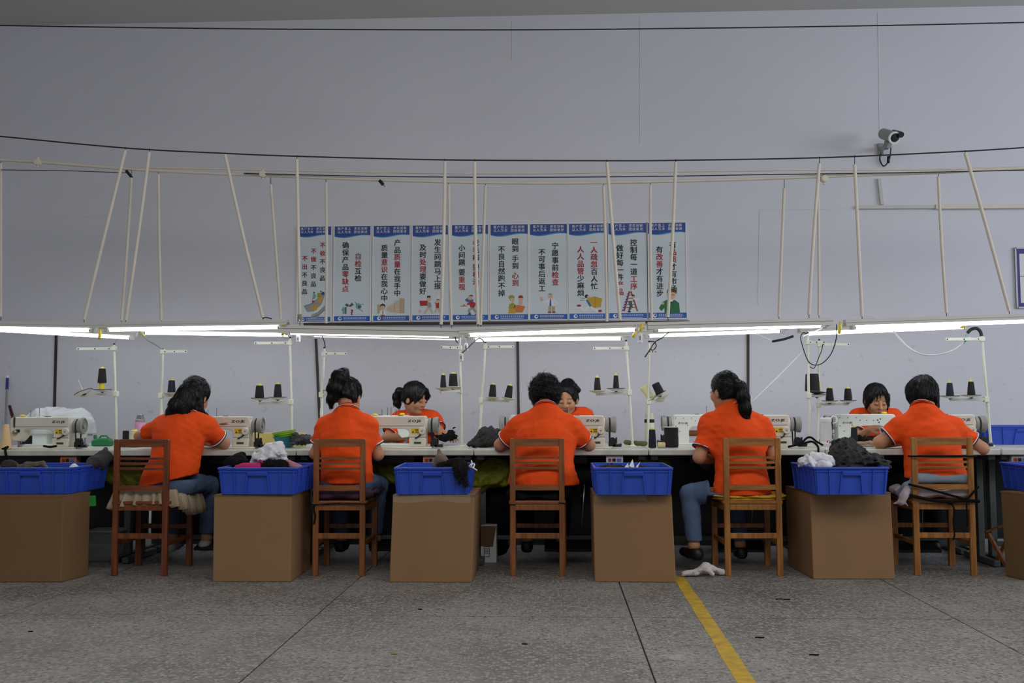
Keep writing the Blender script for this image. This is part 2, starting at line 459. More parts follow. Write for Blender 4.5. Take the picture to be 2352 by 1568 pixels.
# ------------------------------------------------------------------ the hall
YW = 9.0; TOPZ = 0.785; YF = 6.8      # back wall, table height, front table edge
def wall_material():
    m = pm('lilac_grey_wall_paint', (222, 222, 229), 0.75, 0.05, 0.6, 0.02, 30, spec=0.2)
    nt = m.node_tree; b = nt.nodes['Principled BSDF']
    base = b.inputs['Base Color'].links[0].from_socket
    tc = nt.nodes.new('ShaderNodeTexCoord')
    n = nt.nodes.new('ShaderNodeTexNoise'); n.inputs['Scale'].default_value = 9; n.inputs['Detail'].default_value = 6; n.inputs['Roughness'].default_value = 0.7
    nt.links.new(tc.outputs['Object'], n.inputs['Vector'])
    r = nt.nodes.new('ShaderNodeValToRGB'); r.color_ramp.elements[0].position = 0.60; r.color_ramp.elements[1].position = 0.76
    r.color_ramp.elements[0].color = (0, 0, 0, 1); r.color_ramp.elements[1].color = (.5, .5, .5, 1)
    nt.links.new(n.outputs['Fac'], r.inputs['Fac'])
    # scuffs lie on the lower wall where people and goods touch it
    sx = nt.nodes.new('ShaderNodeSeparateXYZ'); nt.links.new(tc.outputs['Object'], sx.inputs[0])
    mr = nt.nodes.new('ShaderNodeMapRange'); mr.inputs['From Min'].default_value = 1.85; mr.inputs['From Max'].default_value = 1.4
    nt.links.new(sx.outputs['Z'], mr.inputs['Value'])
    mu = nt.nodes.new('ShaderNodeMath'); mu.operation = 'MULTIPLY'
    nt.links.new(r.outputs['Color'], mu.inputs[0]); nt.links.new(mr.outputs[0], mu.inputs[1])
    mx = nt.nodes.new('ShaderNodeMix'); mx.data_type = 'RGBA'; mx.inputs['B'].default_value = lin((118, 106, 98)) + (1,)
    nt.links.new(mu.outputs[0], mx.inputs['Factor']); nt.links.new(base, mx.inputs['A']); nt.links.new(mx.outputs['Result'], b.inputs['Base Color'])
    return m
M['wall'] = wall_material()
M['ceiling'] = pm('grey_ceiling_paint', (212, 210, 205), 0.8, 0.05, 0.7, spec=0.2)

def terrazzo():
    m = bpy.data.materials.new('grey_terrazzo'); m.use_nodes = True; nt = m.node_tree; b = nt.nodes['Principled BSDF']
    b.inputs['Roughness'].default_value = 0.5; b.inputs['Specular IOR Level'].default_value = 0.35
    tc = nt.nodes.new('ShaderNodeNewGeometry')
    def vor(scale, lo, hi, rnd=1.0):
        v = nt.nodes.new('ShaderNodeTexVoronoi'); v.inputs['Scale'].default_value = scale; v.inputs['Randomness'].default_value = rnd
        nt.links.new(tc.outputs['Position'], v.inputs['Vector'])
        s = nt.nodes.new('ShaderNodeSeparateColor'); nt.links.new(v.outputs['Color'], s.inputs[0])
        r = nt.nodes.new('ShaderNodeMapRange'); r.inputs['From Min'].default_value = lo; r.inputs['From Max'].default_value = hi
        nt.links.new(s.outputs[0], r.inputs['Value']); return r.outputs[0], v
    chips, v1 = vor(62, 0.55, 0.62)
    dist = nt.nodes.new('ShaderNodeMapRange'); dist.inputs['From Min'].default_value = 0.62; dist.inputs['From Max'].default_value = 0.45
    nt.links.new(v1.outputs['Distance'], dist.inputs['Value'])
    mu = nt.nodes.new('ShaderNodeMath'); mu.operation = 'MULTIPLY'; nt.links.new(chips, mu.inputs[0]); nt.links.new(dist.outputs[0], mu.inputs[1])
    dark, v2 = vor(75, 0.80, 0.86)
    n = nt.nodes.new('ShaderNodeTexNoise'); n.inputs['Scale'].default_value = 1.3; n.inputs['Detail'].default_value = 5; n.inputs['Roughness'].default_value = .65
    nt.links.new(tc.outputs['Position'], n.inputs['Vector'])
    r = nt.nodes.new('ShaderNodeValToRGB'); r.color_ramp.elements[0].position = .35; r.color_ramp.elements[1].position = .62
    r.color_ramp.elements[0].color = lin((108, 105, 100)) + (1,); r.color_ramp.elements[1].color = lin((138, 135, 131)) + (1,)
    nt.links.new(n.outputs['Fac'], r.inputs['Fac'])
    def mix(fac, a, col):
        x = nt.nodes.new('ShaderNodeMix'); x.data_type = 'RGBA'; x.inputs['B'].default_value = lin(col) + (1,)
        nt.links.new(fac, x.inputs['Factor']); nt.links.new(a, x.inputs['A']); return x.outputs['Result']
    c = mix(dark, r.outputs['Color'], (98, 94, 90)); c = mix(mu.outputs[0], c, (153, 150, 145))
    nt.links.new(c, b.inputs['Base Color'])
    return m
M['terrazzo'] = terrazzo()
M['joint'] = pm('floor_joint', (52, 50, 48), 0.8)

fl = struct('floor', MB().box2((-8, -2.2, -0.1), (8, YW, -0.006)), 'joint')
JX = [0.385 + 1.625 * k for k in range(-6, 6)]; JY = [5.18 + 1.6 * k for k in range(-5, 4)]
g = 0.004
for i in range(len(JX) - 1):
    for j in range(len(JY) - 1):
        x0, x1 = max(JX[i], -7.99) + g, min(JX[i + 1], 7.99) - g; y0, y1 = max(JY[j], -2.19) + g, min(JY[j + 1], YW - 0.001) - g
        if x1 > x0 and y1 > y0:
            part('floor_slab', MB().box2((x0, y0, -0.0055), (x1, y1, 0)), 'terrazzo', fl)
wall = struct('wall_back', MB().box2((-8, YW, 0), (8, YW + 0.2, 4.9)), 'wall')
struct('ceiling', MB().box2((-8, 0.5, 4.69), (8, YW + 0.2, 4.9)), 'ceiling')
struct('wall_left', MB().box2((-8.2, 3.0, 0), (-8, YW + 0.2, 4.9)), 'wall')
# faint plaster seams on the wall
def seam(pts, w=0.006):
    mb = MB(); a, b = P(*pts[0], YW), P(*pts[1], YW); mb.beam(a, b, 0.004, w, up=(0, 1, 0)); part('plaster_seam', mb, 'wall', wall)
seam([(1745, 482), (1741, 700)]); seam([(1745, 482), (1965, 479)]); seam([(2016, 30), (2020, 300)]); seam([(130, 497), (310, 497)]); seam([(1470, 40), (1470, 330)])
seam([(1176, 48), (1176, 140)])
# brown strips running up the wall behind the far row
for i, (xt, yt, xb, yb) in enumerate([(130, 770, 122, 1100), (726, 778, 741, 1100), (1189, 780, 1193, 1100), (1718, 762, 1718, 1100)]):
    a, b = P(xt, yt, YW), P(xb, yb, YW); b.z = max(b.z, 0.3)
    struct('trim_%d' % (i + 1), MB().beam(a, b, 0.022, 0.026, up=(0, 1, 0)), 'brown_strip')
# dark ledge under the posters
a, b = P(700, 748, YW), P(1582, 733, YW)
a.y = b.y = YW - 0.03; a.z = b.z = 1.838
struct('trim_5', MB().box2((a.x, YW - 0.05, 1.822), (b.x, YW, 1.842)), 'brown_strip', bevel=0.003)
# cable trunking right of the posters
a, b = P(1968, 476, YW), P(2352, 474, YW)
struct('trim_6', MB().beam(P(1968, 476, YW - .015), P(2160, 475, YW - .015), .03, .03, up=(0, 0, 1)), 'fixture')
struct('trim_7', MB().beam(P(2148, 475, YW - .02), P(2420, 473, YW - .02), .042, .04, up=(0, 0, 1)), 'pvc')
struct('trim_8', MB().beam(P(2019, 410, YW - .012), P(2026, 470, YW - .012), .028, .024, up=(0, 1, 0)), 'fixture')
# yellow floor tape
t0, t1 = PZ(1557, 1322, 0), PZ(1716, 1568, 0); d = (t1 - t0); t1 = t0 + d * 1.5; n = Vector((d.y, -d.x, 0)).normalized() * 0.036
mb = MB(); K = 26
rng = random.Random(3); L = []; Rr = []
for i in range(K + 1):
    c = t0 + (t1 - t0) * (i / K); L.append(c - n * (1 + rng.uniform(-.09, .09)) + Vector((0, 0, .0012))); Rr.append(c + n * (1 + rng.uniform(-.09, .09)) + Vector((0, 0, .0012)))
for i in range(K): mb.poly([L[i], Rr[i], Rr[i + 1], L[i + 1]])
M['floortape'] = pm('yellow_floor_tape', (204, 166, 36), 0.6, 0.3, 16, rgb2=(166, 136, 40))
o = part('floor_marking_tape', mb, 'floortape', None, loc=Vector((t0.x, t0.y, 0))); o.modifiers.new('thick', 'SOLIDIFY').thickness = 0.001
tag(o, 'worn yellow tape line running across the terrazzo floor', 'floor tape')

# ------------------------------------------------------------------ posters
PT = [('不收不良品', 2, '不做不良品', 2, '不出不良品', 2), ('自检互检', 2, '确保产品零缺点', -3), ('产品质量在我手中', (2, 4), '质量意识在我心中', (2, 4)),
      ('发生问题马上报', 0, '及时处理要做好', (2, 4)), ('老毛病 要根治', -2, '小问题 要重视', -2), ('眼到 手到 心到', -2, '不良自然跑不掉', 0),
      ('宁愿事前检查', -2, '不可事后返工', 0), ('一人疏忽百人忙', 4, '人人品管少麻烦', 4), ('控制每一道工序', -2, '做好每一件产品', -2), ('有品质才有市场', (1, 3), '有改善才有进步', (1, 3))]
# columns: (u, v_top) in poster widths from bottom left, glyph size
PC = [((.74, 2.06), (.475, 1.91), (.215, 1.72)), ((.66, 1.76), (.315, 2.05)), ((.66, 2.10), (.31, 1.97)), ((.68, 2.1), (.29, 1.97)), ((.66, 2.08), (.28, 1.95)),
      ((.66, 2.1), (.30, 1.9)), ((.675, 1.98), (.325, 1.82)), ((.66, 2.05), (.31, 1.88)), ((.66, 2.04), (.305, 1.90)), ((.66, 1.97), (.31, 1.85))]
CLR = {'bg': (212, 222, 227), 'hd': (24, 66, 150), 'hd2': (34, 30, 110), 'wv': (40, 140, 200), 'ft': (30, 92, 178), 'w': (232, 234, 236), 'k': (26, 26, 28), 'r': (176, 24, 38),
       'skin': (222, 180, 148), 'tan': (190, 168, 140), 'tan2': (206, 188, 164), 'teal': (120, 168, 166), 'grey': (150, 156, 152), 'dg': (70, 92, 96), 'y': (202, 160, 40), 'yg': (160, 158, 44),
       'or': (214, 120, 40), 'bl': (40, 110, 170), 'gr': (28, 110, 58), 'br': (134, 74, 40), 'lad': (150, 62, 40), 'pu': (92, 60, 120), 'pk': (220, 176, 176), 'kh': (176, 160, 120)}
def pc(c): return pm('print_' + c, CLR[c], 0.45)
def ci(u, v, r, ry=None, n=14): return [(u + r * math.cos(2 * math.pi * i / n), v + (ry or r) * math.sin(2 * math.pi * i / n)) for i in range(n)]
def ln(pts, w):
    out = []
    for a, b in zip(pts[:-1], pts[1:]):
        dx, dy = b[0] - a[0], b[1] - a[1]; l = math.hypot(dx, dy) or 1; nx, ny = -dy / l * w / 2, dx / l * w / 2
        out.append([(a[0] + nx, a[1] + ny), (b[0] + nx, b[1] + ny), (b[0] - nx, b[1] - ny), (a[0] - nx, a[1] - ny)])
    return out
def sq(u0, v0, u1, v1): return [(u0, v0), (u1, v0), (u1, v1), (u0, v1)]
def art(i):
    A = []
    a = lambda c, *ps: A.extend((c, p) for p in ps)
    if i == 0:   # boxes on a curved conveyor with two figures
        a('grey', [(.2, .46), (.4, .52), (.6, .66), (.72, .86), (.82, .8), (.72, .52), (.5, .32), (.3, .3)], [(.42, .18), (.62, .26), (.82, .46), (.82, .36), (.6, .14), (.42, .1)])
        a('k', *ln([(.2, .47), (.42, .54), (.62, .7), (.7, .86)], .014), *ln([(.42, .2), (.62, .28), (.82, .48)], .014), *ln([(.46, .15), (.66, .22), (.82, .36)], .012))
        a('y', [(.42, .38), (.56, .34), (.64, .46), (.6, .52), (.44, .48)], sq(.62, .58, .74, .72)); a('teal', [(.44, .66), (.54, .7), (.56, .8), (.48, .86)]); a('yg', [(.58, .72), (.7, .74), (.68, .86), (.6, .86)])
        a('pu', ci(.76, .84, .05)); a('k', ci(.5, .87, .022), ci(.7, .9, .022)); a('r', sq(.44, .58, .5, .64))
    elif i == 1:
        a('dg', *ln([(.22, .32), (.3, .36), (.36, .36)], .03), [(.3, .46), (.38, .4), (.42, .46), (.36, .5)], [(.4, .42), (.5, .52), (.55, .46), (.46, .4)]); a('teal', sq(.24, .22, .36, .4)); a('dg', sq(.31, .22, .34, .4))
        a('teal', ci(.68, .42, .08)); a('dg', ci(.7, .4, .045), *ln([(.58, .54), (.64, .46)], .014), *ln([(.7, .34), (.8, .28)], .014), *ln([(.76, .48), (.82, .46)], .014))
    elif i == 2:
        a('tan', sq(.12, .22, .24, .46), sq(.72, .22, .86, .62)); a('tan2', sq(.6, .22, .72, .56), sq(.5, .24, .6, .47), sq(.44, .26, .5, .42), sq(.38, .28, .44, .4)); a('tan', sq(.57, .24, .6, .5), sq(.82, .22, .86, .62))
        a('k', ci(.27, .41, .07)); a('skin', ci(.27, .37, .06)); a('w', [(.2, .3), (.34, .3), (.36, .18), (.18, .18)]); a('navy2' if False else 'bl', sq(.26, .2, .285, .29)); a('br', sq(.22, .11, .32, .18))
    elif i == 3:
        a('r', [(.2, .54), (.42, .54), (.43, .41), (.22, .4)], [(.6, .52), (.66, .46), (.72, .52), (.72, .34), (.64, .34), (.63, .44)]); a('grey', [(.4, .5), (.5, .5), (.52, .36), (.42, .36)]); a('skin', ci(.45, .58, .06), ci(.69, .53, .05))
        a('k', [(.39, .62), (.5, .62), (.49, .67), (.41, .67)], [(.64, .56), (.74, .56), (.7, .6)]); a('tan2', *ln([(.44, .36), (.36, .24), (.32, .2)], .05), *ln([(.48, .36), (.54, .2)], .05), *ln([(.66, .34), (.62, .22)], .05), *ln([(.7, .34), (.74, .22)], .05), ci(.21, .26, .035)); a('w', ci(.7, .62, .04))
    elif i == 4:
        a('bl', [(.36, .56), (.44, .62), (.6, .56), (.56, .48), (.42, .5)]); a('skin', ci(.5, .62, .065)); a('k', [(.45, .67), (.55, .7), (.6, .64), (.56, .66)]); a('r', [(.46, .5), (.58, .52), (.66, .46), (.6, .3), (.52, .34)], *ln([(.42, .44), (.5, .46)], .05), sq(.24, .385, .42, .4), [(.66, .4), (.72, .52), (.68, .4)])
        a('grey', *ln([(.56, .34), (.46, .28), (.5, .2)], .06), *ln([(.58, .34), (.66, .22)], .06)); a('k', [(.42, .16), (.54, .16), (.5, .22)], [(.62, .16), (.72, .16), (.66, .2)]); a('yg', ci(.34, .42, .028))
    elif i == 5:
        a('or', [(.5, .2), (.84, .2), (.92, .36), (.72, .4), (.52, .34)]); a('y', [(.47, .18), (.66, .18), (.66, .3), (.5, .36)]); a('yg', ci(.56, .6, .08, .06), [(.5, .42), (.6, .46), (.66, .4), (.62, .3), (.48, .3)]); a('skin', ci(.58, .53, .06), ci(.8, .55, .06)); a('w', ci(.53, .53, .035)); a('k', ci(.53, .53, .016), *ln([(.66, .4), (.62, .32)], .02)); a('r', [(.73, .58), (.87, .58), (.84, .65), (.76, .65)]); a('pk', sq(.75, .4, .85, .5))
    elif i == 6:
        a('skin', ci(.54, .62, .06, .07)); a('grey', [(.48, .66), (.6, .66), (.56, .7), (.5, .7)]); a('w', [(.47, .54), (.62, .54), (.66, .36), (.47, .36)], *ln([(.48, .5), (.38, .46), (.34, .48)], .05), *ln([(.62, .52), (.7, .46), (.7, .4)], .05)); a('bl', [(.53, .54), (.56, .54), (.57, .36), (.54, .32), (.51, .36)])
        a('kh', sq(.49, .22, .56, .36), sq(.58, .22, .66, .36)); a('br', ci(.52, .2, .05, .025), ci(.63, .2, .05, .025)); a('pk', [(.26, .6), (.34, .6), (.36, .5), (.28, .5)])
    elif i == 7:
        a('y', [(.48, .55), (.66, .6), (.86, .54), (.82, .32), (.66, .3), (.52, .34)]); a('br', *ln([(.68, .59), (.68, .3)], .008)); a('k', ci(.46, .6, .05)); a('skin', ci(.5, .58, .035)); a('bl', [(.44, .5), (.48, .52), (.58, .36), (.54, .32)])
        a('w', *ln([(.52, .34), (.38, .22), (.32, .32), (.22, .34)], .05), *ln([(.56, .33), (.7, .22), (.78, .22)], .05)); a('r', ci(.26, .36, .06, .03), ci(.8, .22, .05, .035)); a('k', *ln([(.3, .56), (.42, .55)], .008), *ln([(.28, .5), (.4, .5)], .008))
    elif i == 8:
        a('lad', *ln([(.4, .2), (.54, .72)], .035), *ln([(.74, .2), (.58, .72)], .035), *[q for v in (.3, .38, .46, .54, .62, .68) for q in ln([(.4 + (v - .2) * .27, v), (.74 - (v - .2) * .3, v)], .018)])
        a('pu', *[q for t in range(7) for q in ln([(.34 + t * .025, .22 + t * .07), (.42 + t * .02, .26 + t * .07)], .03)]); a('dg', [(.5, .46), (.6, .46), (.62, .32), (.54, .2), (.5, .22), (.54, .34)]); a('w', *ln([(.64, .54), (.72, .48), (.78, .54)], .045)); a('skin', ci(.64, .57, .04)); a('k', [(.6, .59), (.68, .59), (.66, .63), (.62, .63)], ci(.53, .19, .045, .02))
    else:
        a('gr', [(.28, .28), (.38, .44), (.5, .5), (.7, .48), (.8, .4), (.82, .15), (.42, .15), (.42, .28), (.34, .2)]); a('skin', ci(.6, .62, .11, .12), ci(.38, .4, .035)); a('br', [(.48, .66), (.5, .76), (.62, .79), (.74, .74), (.74, .64), (.68, .68), (.54, .7)]); a('w', [(.55, .5), (.66, .5), (.6, .4)]); a('k', *ln([(.54, .62), (.68, .62)], .012), ci(.6, .42, .025))
    return A
XE = [680, 764, 854, 944, 1035, 1124, 1215, 1305, 1396, 1487, 1577]
NAMEP = ['three text columns and a conveyor drawing', 'a red question mark below two columns', 'a row of tan cabinets and a man in a tie',
         'a cyclist carrying a red board', 'a running waiter in a red waistcoat', 'two people at an orange counter', 'a bald man in a white shirt and blue tie',
         'a runner hugging a big yellow carton', 'a man climbing a red ladder', 'a man in a green coat']
for i in range(10):
    xl, xr = XE[i] + 2, XE[i + 1] - 2
    f_ = (XE[i] - 680) / 897; yt, yb = 519 - 10 * f_, 740 - 9 * f_
    A_, B_ = P(xl, yb, YW - .012), P(xr, yt, YW - .012)
    W, H = B_.x - A_.x, B_.z - A_.z
    t = thing('poster', 'slogan poster with ' + NAMEP[i], 'poster', (A_.x, YW - .012, A_.z), 0, 'slogan posters on the wall')
    V = H / W
    part('panel', MB().box2((0, 0, 0), (W, .010, H)), pc('bg'), t)
    fr = MB().box2((-.006, -.004, 0), (.004, .012, H)).box2((W - .004, -.004, 0), (W + .006, .012, H)).box2((0, -.004, H - .004), (W, .012, H + .005)).box2((0, -.004, -.005), (W, .012, .004))
    part('frame', fr, M['white'], t)
    N = 14
    wave = [(W * k / N, H - W * (.27 + .035 * math.sin(2 * math.pi * (k / N) * .9 + .3))) for k in range(N + 1)]
    wv2 = [(x, z - W * (.012 + .02 * math.sin(math.pi * x / W))) for x, z in wave]
    def pol(c, pts, y, nm='illustration'): return part(nm, MB().poly([(x, y, z) for x, z in pts]), pc(c), t, fix=False)
    mb = MB()
    for k in range(N): mb.poly([(wave[k][0], -.001, wave[k][1]), (wave[k + 1][0], -.001, wave[k + 1][1]), (wave[k + 1][0], -.001, H - .004), (wave[k][0], -.001, H - .004)])
    part('header_band', mb, pc('hd'), t)
    mb = MB()
    for k in range(N): mb.poly([(wv2[k][0], -.0006, wv2[k][1]), (wv2[k + 1][0], -.0006, wv2[k + 1][1]), (wave[k + 1][0], -.0006, wave[k + 1][1]), (wave[k][0], -.0006, wave[k][1])])
    part('header_wave', mb, pc('wv'), t)
    part('footer_band', MB().poly([(0, -.001, .006), (W, -.001, .006), (W, -.001, W * .155), (0, -.001, W * .155)]), pc('ft'), t, fix=False)
    hl = MB()
    for r_, (s1, s2) in enumerate((('客户至上', '求实创新'), ('以人为本', '团结奋进'))):
        for k in range(4):
            put_cjk(hl, s1[k], W * (.13 + .095 * k), H - W * (.075 + .092 * r_), W * .086, -.002, .006)
            put_cjk(hl, s2[k], W * (.58 + .095 * k), H - W * (.075 + .092 * r_), W * .086, -.002, .006)
    part('header_lettering', hl, pc('w'), t, fix=False)['kind'] = 'stuff'
    ft = MB()
    ft.poly([(W * u, -.0016, W * v) for u, v in ci(.17, .085, .052)])
    for k in range(12): ft.box((W * (.29 + .052 * k), -.0016, W * .1), (W * .036, .0004, W * .045)) if False else [ft.box((W * (.29 + .052 * k + dx), -.0016, W * (.1 + dz)), (W * sx_, .0004, W * sz_)) for dx, dz, sx_, sz_ in ((0, .018, .038, .007), (0, -.018, .034, .007), (-.012 + .004 * (k % 3), 0, .008, .04), (.012, 0, .008, .036))]
    ft.box((W * .57, -.0016, W * .045), (W * .6, .0004, W * .008))
    part('footer_print', ft, pc('w'), t, fix=False)['kind'] = 'stuff'
    part('footer_logo', MB().poly([(W * u, -.0019, W * v) for u, v in ci(.182, .092, .026)]), pc('ft'), t, fix=False)
    bl, rd = MB(), MB()
    cols = PT[i]; ncol = len(cols) // 2; size = W * (.17 if ncol == 3 else .186)
    for c in range(ncol):
        s, red = cols[2 * c], cols[2 * c + 1]; u, v0 = PC[i][c]; n_ = len(s)
        if isinstance(red, tuple): rs = set(range(*red))
        elif red >= 0: rs = set(range(red))
        else: rs = set(range(n_ + red, n_))
        step = .213 if ncol == 3 else (.187 if n_ < 8 else .185)
        if i == 7: step = .186
        z = v0
        for k, ch in enumerate(s):
            if ch == ' ': z -= .07; continue
            cm = MB(); put_cjk(cm, ch, W * u, W * (z - .08) * (H / W / 2.47), size, -.002); z -= step
            part('character', cm, 'red_ink' if k in rs else 'ink', t, fix=False)
    by = {}
    for q, (c, pts) in enumerate(art(i)):
        by.setdefault(c, MB()).poly([(W * u, -.0012 - .00006 * q, W * v) for u, v in pts])
    for c, mb in by.items(): part('illustration', mb, pc(c), t, fix=False)['kind'] = 'stuff'
    if i == 1:
        mb = MB(); put_text(mb, '?', W * .5, W * .27, W * .16, -.003, bold=.05); part('illustration', mb, pc('r'), t, fix=False)
# white board with purple border at the right edge
A_ = P(2337, 706, YW - .015); B_ = P(2337, 570, YW - .015); w_ = 0.62; h_ = B_.z - A_.z
t = thing('notice_board', 'white notice board with purple border and metal frame at right edge', 'notice board', (A_.x, YW - .015, A_.z))
part('panel', MB().box2((0, 0, 0), (w_, .014, h_)), pm('purple_print', (72, 52, 140), .5, .3, 8), t)
part('frame', MB().box2((-.008, -.006, -.008), (.006, .014, h_ + .008)).box2((w_ - .006, -.006, -.008), (w_ + .008, .014, h_ + .008)).box2((0, -.006, h_ - .006), (w_, .014, h_ + .008)).box2((0, -.006, -.008), (w_, .014, .006)), 'steel', t)
part('sheet', split=True, mat='white', parent=t, mb=MB().box2((.032, -.001, .04), (w_ - .032, .001, h_ * .52)).box2((.032, -.001, h_ * .53), (w_ - .032, .001, h_ - .05)))
# security camera on the wall
c0 = P(2043, 312, YW - .30); base = P(2021, 338, YW)
t = thing('security_camera', 'white bullet security camera on a wall bracket above the cable trunking', 'security camera', base)
ax = (P(2058, 318, YW - .42) - P(2030, 308, YW - .2)).normalized()
part('housing', MB().lathe([(.03, -.13), (.048, -.125), (.05, 0), (.05, .09)], c0, ax, 18), 'greypaint', t, 'auto', world=True)
part('lens_ring', MB().lathe([(.05, .09), (.054, .092), (.054, .11), (.04, .11), (.038, .1)], c0, ax, 18), 'white', t, 'auto', world=True)
part('lens', MB().lathe([(.036, .09), (.036, .104), (.015, .108)], c0, ax, 18), 'darksteel', t, 'auto', world=True)
hd = c0 + ax * .06 + Vector((.045, 0, .03))
part('sun_hood', MB().lathe([(.02, -.09), (.026, 0), (.026, .07)], hd, ax, 12), 'black', t, 'auto', world=True)
part('bracket', MB().beam(c0 + Vector((-.01, 0, -.05)), c0 + Vector((-.02, .02, -.10)), .05, .05).beam(c0 + Vector((-.02, .02, -.10)), base + Vector((0, -.02, -.02)), .032, .032).box(base + Vector((0, -.012, -.02)), (.05, .024, .10)), 'greypaint', t, world=True, bevel=.004)
cb = spline([c0 + Vector((.0, .05, -.08)), base + Vector((.07, -.08, -.02)), base + Vector((.06, -.06, -.13)), base + Vector((.02, -.03, -.18)), base + Vector((-.01, -.02, -.12)), base + Vector((0, -.02, -.05))], 8)
part('cable', MB().tube(cb, .006, 6), 'wire', t, True, world=True)
part('plug', MB().cyl(base + Vector((.055, -.06, -.10)), base + Vector((.05, -.06, -.16)), .013, n=10), 'black', t, True, world=True)
# ------------------------------------------------------------------ hanging lamps
POS6 = ['leftmost', 'second from left', 'third from left', 'fourth from left', 'fifth from left', 'rightmost']
def fixture(row, i, Y, a, b, lip=0.012):
    A_, B_ = P(a[0], a[1], Y), P(b[0], b[1], Y)
    c = (A_ + B_) / 2; L = (B_ - A_).length; ang = math.atan2(B_.z - A_.z, B_.x - A_.x)
    t = thing('fluorescent_fixture', '%s white hanging fluorescent fixture of the %s lamp row' % (POS6[i], row), 'lamp', c, 0, 'hanging fluorescent fixtures')
    t.rotation_euler = (0, -ang, 0)
    hl = L / 2 + 0.075
    sec = [(-.058, lip), (-.03, .052), (.03, .052), (.058, lip), (.053, lip), (.022, .034), (-.022, .034), (-.053, lip)]
    mb = MB(); n = len(sec)
    mb._add([(-hl, y, z) for y, z in sec] + [(hl, y, z) for y, z in sec], [tuple(range(n)), tuple(reversed(range(n, 2 * n)))] + [((k + 1) % n, k, n + k, n + (k + 1) % n) for k in range(n)])
    part('housing', mb, 'fixture', t)
    part('seam_line', MB().box2((-hl, -.047, .028), (hl, -.044, .030)), 'greypaint', t)
    part('tube', MB().cyl((-L / 2, 0, 0), (L / 2, 0, 0), .013, n=14), 'tube', t, 'auto')
    for s in (-1, 1):
        e = part('lamp_holder', MB().box((s * (L / 2 + .024), 0, .012), (.03, .03, .06)), 'fixture', t, bevel=.004)
        part('tube_cap', MB().cyl((s * (L / 2 - .0), 0, 0), (s * (L / 2 + .014), 0, 0), .0135, n=14), 'steel', t, 'auto')
YL1, YL2 = 6.95, 7.6
FR = [((-170, 751), (205, 758)), ((252, 757), (638, 751)), ((668, 764), (1032, 771)), ((1080, 769), (1457, 757)), ((1512, 757), (1885, 748)), ((1965, 751), (2350, 738))]
RE = [((-90, 753), (297, 775)), ((335, 764), (662, 769)), ((722, 769), (1052, 776)), ((1092, 780), (1425, 777)), ((1492, 771), (1790, 760)), ((1858, 766), (2212, 751))]
for i in range(6): fixture('front', i, YL1, *FR[i], lip=(.012, .012, -.009, .010, .0, .008)[i])
for i in range(6): fixture('rear', i, YL2, *RE[i], lip=(.012, .012, -.014, .012, .008, .012)[i])
# wires and pipes overhead
def run(name, px, Y, r, mat, label, cat, n=8):
    pts = spline([P(x, y, Y) for x, y in px], 8)
    return tag(part(name, MB().tube(pts, r, n), mat, None, True, loc=pts[0].copy()), label, cat)
WIRE = [(-60, 308), (0, 313), (290, 340), (515, 352), (690, 359), (1020, 367), (1400, 369), (1560, 368), (1885, 362), (2220, 347), (2420, 334)]
run('suspension_wire', WIRE, YL1, .005, 'wire', 'dark wire carrying the front row of hanging rods', 'wire')
PIPE = [(-60, 364), (0, 367), (88, 372), (300, 388), (460, 397), (640, 404), (870, 413), (1110, 419), (1300, 420), (1500, 417), (1700, 412), (1890, 405), (2155, 396), (2240, 391), (2420, 383)]
run('conduit_pipe', PIPE, YL2, .0125, 'pvc', 'thick ivory conduit pipe carrying the rear hanging rods', 'pipe')
run('conduit_pipe', [(200, 382), (560, 389), (850, 395), (1170, 398), (1500, 394), (1750, 391), (2000, 390), (2200, 388), (2420, 383)], YL2 + .08, .008, 'pvc', 'thin ivory conduit pipe running just above the thick one', 'pipe')
run('support_wire', [(560, 398), (870, 405), (1200, 407), (1500, 405), (1750, 401), (2100, 396), (2420, 389)], YL2 - .03, .004, 'wire', 'dark wire strung between the two ivory conduit pipes', 'wire')
run('support_wire', [(2, 390), (150, 392), (296, 397)], YL2 - .03, .003, 'wire', 'short dark wire ending at the bent rod on the left', 'wire')
run('overhead_wire', [(-60, 56), (0, 58.5), (297, 63), (660, 67), (1176, 68.5), (1580, 65), (2000, 59), (2352, 51.5), (2420, 49)], 7.3, .005, 'wire', 'dark green wire strung high up just below the ceiling', 'wire')
for k, (x, y, tx) in enumerate([(87, 373, 'leftmost round ivory junction box on the conduit pipe'), (604, 400, 'round junction box on the conduit between two slanting rods'), (1893, 411, 'small round junction box on the conduit near the security camera')]):
    c = P(x, y, YL2 - .012); q = thing('junction_box', tx, 'junction box', c, 0, 'conduit junction boxes')
    part('body', MB().cyl((0, -.02, 0), (0, .02, 0), .028, n=16), 'pvc', q, 'auto', bevel=.003)
    part('cover', MB().cyl((0, -.026, 0), (0, -.02, 0), .022, n=16), 'pvc', q, 'auto')
    part('spigot', MB().cyl((0, 0, .026), (0, 0, .042), .009, n=10).cyl((0, 0, -.042), (0, 0, -.026), .009, n=10), 'pvc', q, 'auto', split=True)
c = P(875, 420, YL2 - .02)
q = thing('pipe_clamp', 'black taped clamp hanging on the conduit above the second poster', 'clamp', c)
part('tape_wrap', MB().cyl((-.012, 0, .02), (.018, 0, -.014), .013, n=10), 'rubber', q, True)
part('wire_end', MB().cyl((.018, 0, -.014), (.032, 0, -.03), .005, n=8), 'greypaint', q, True)
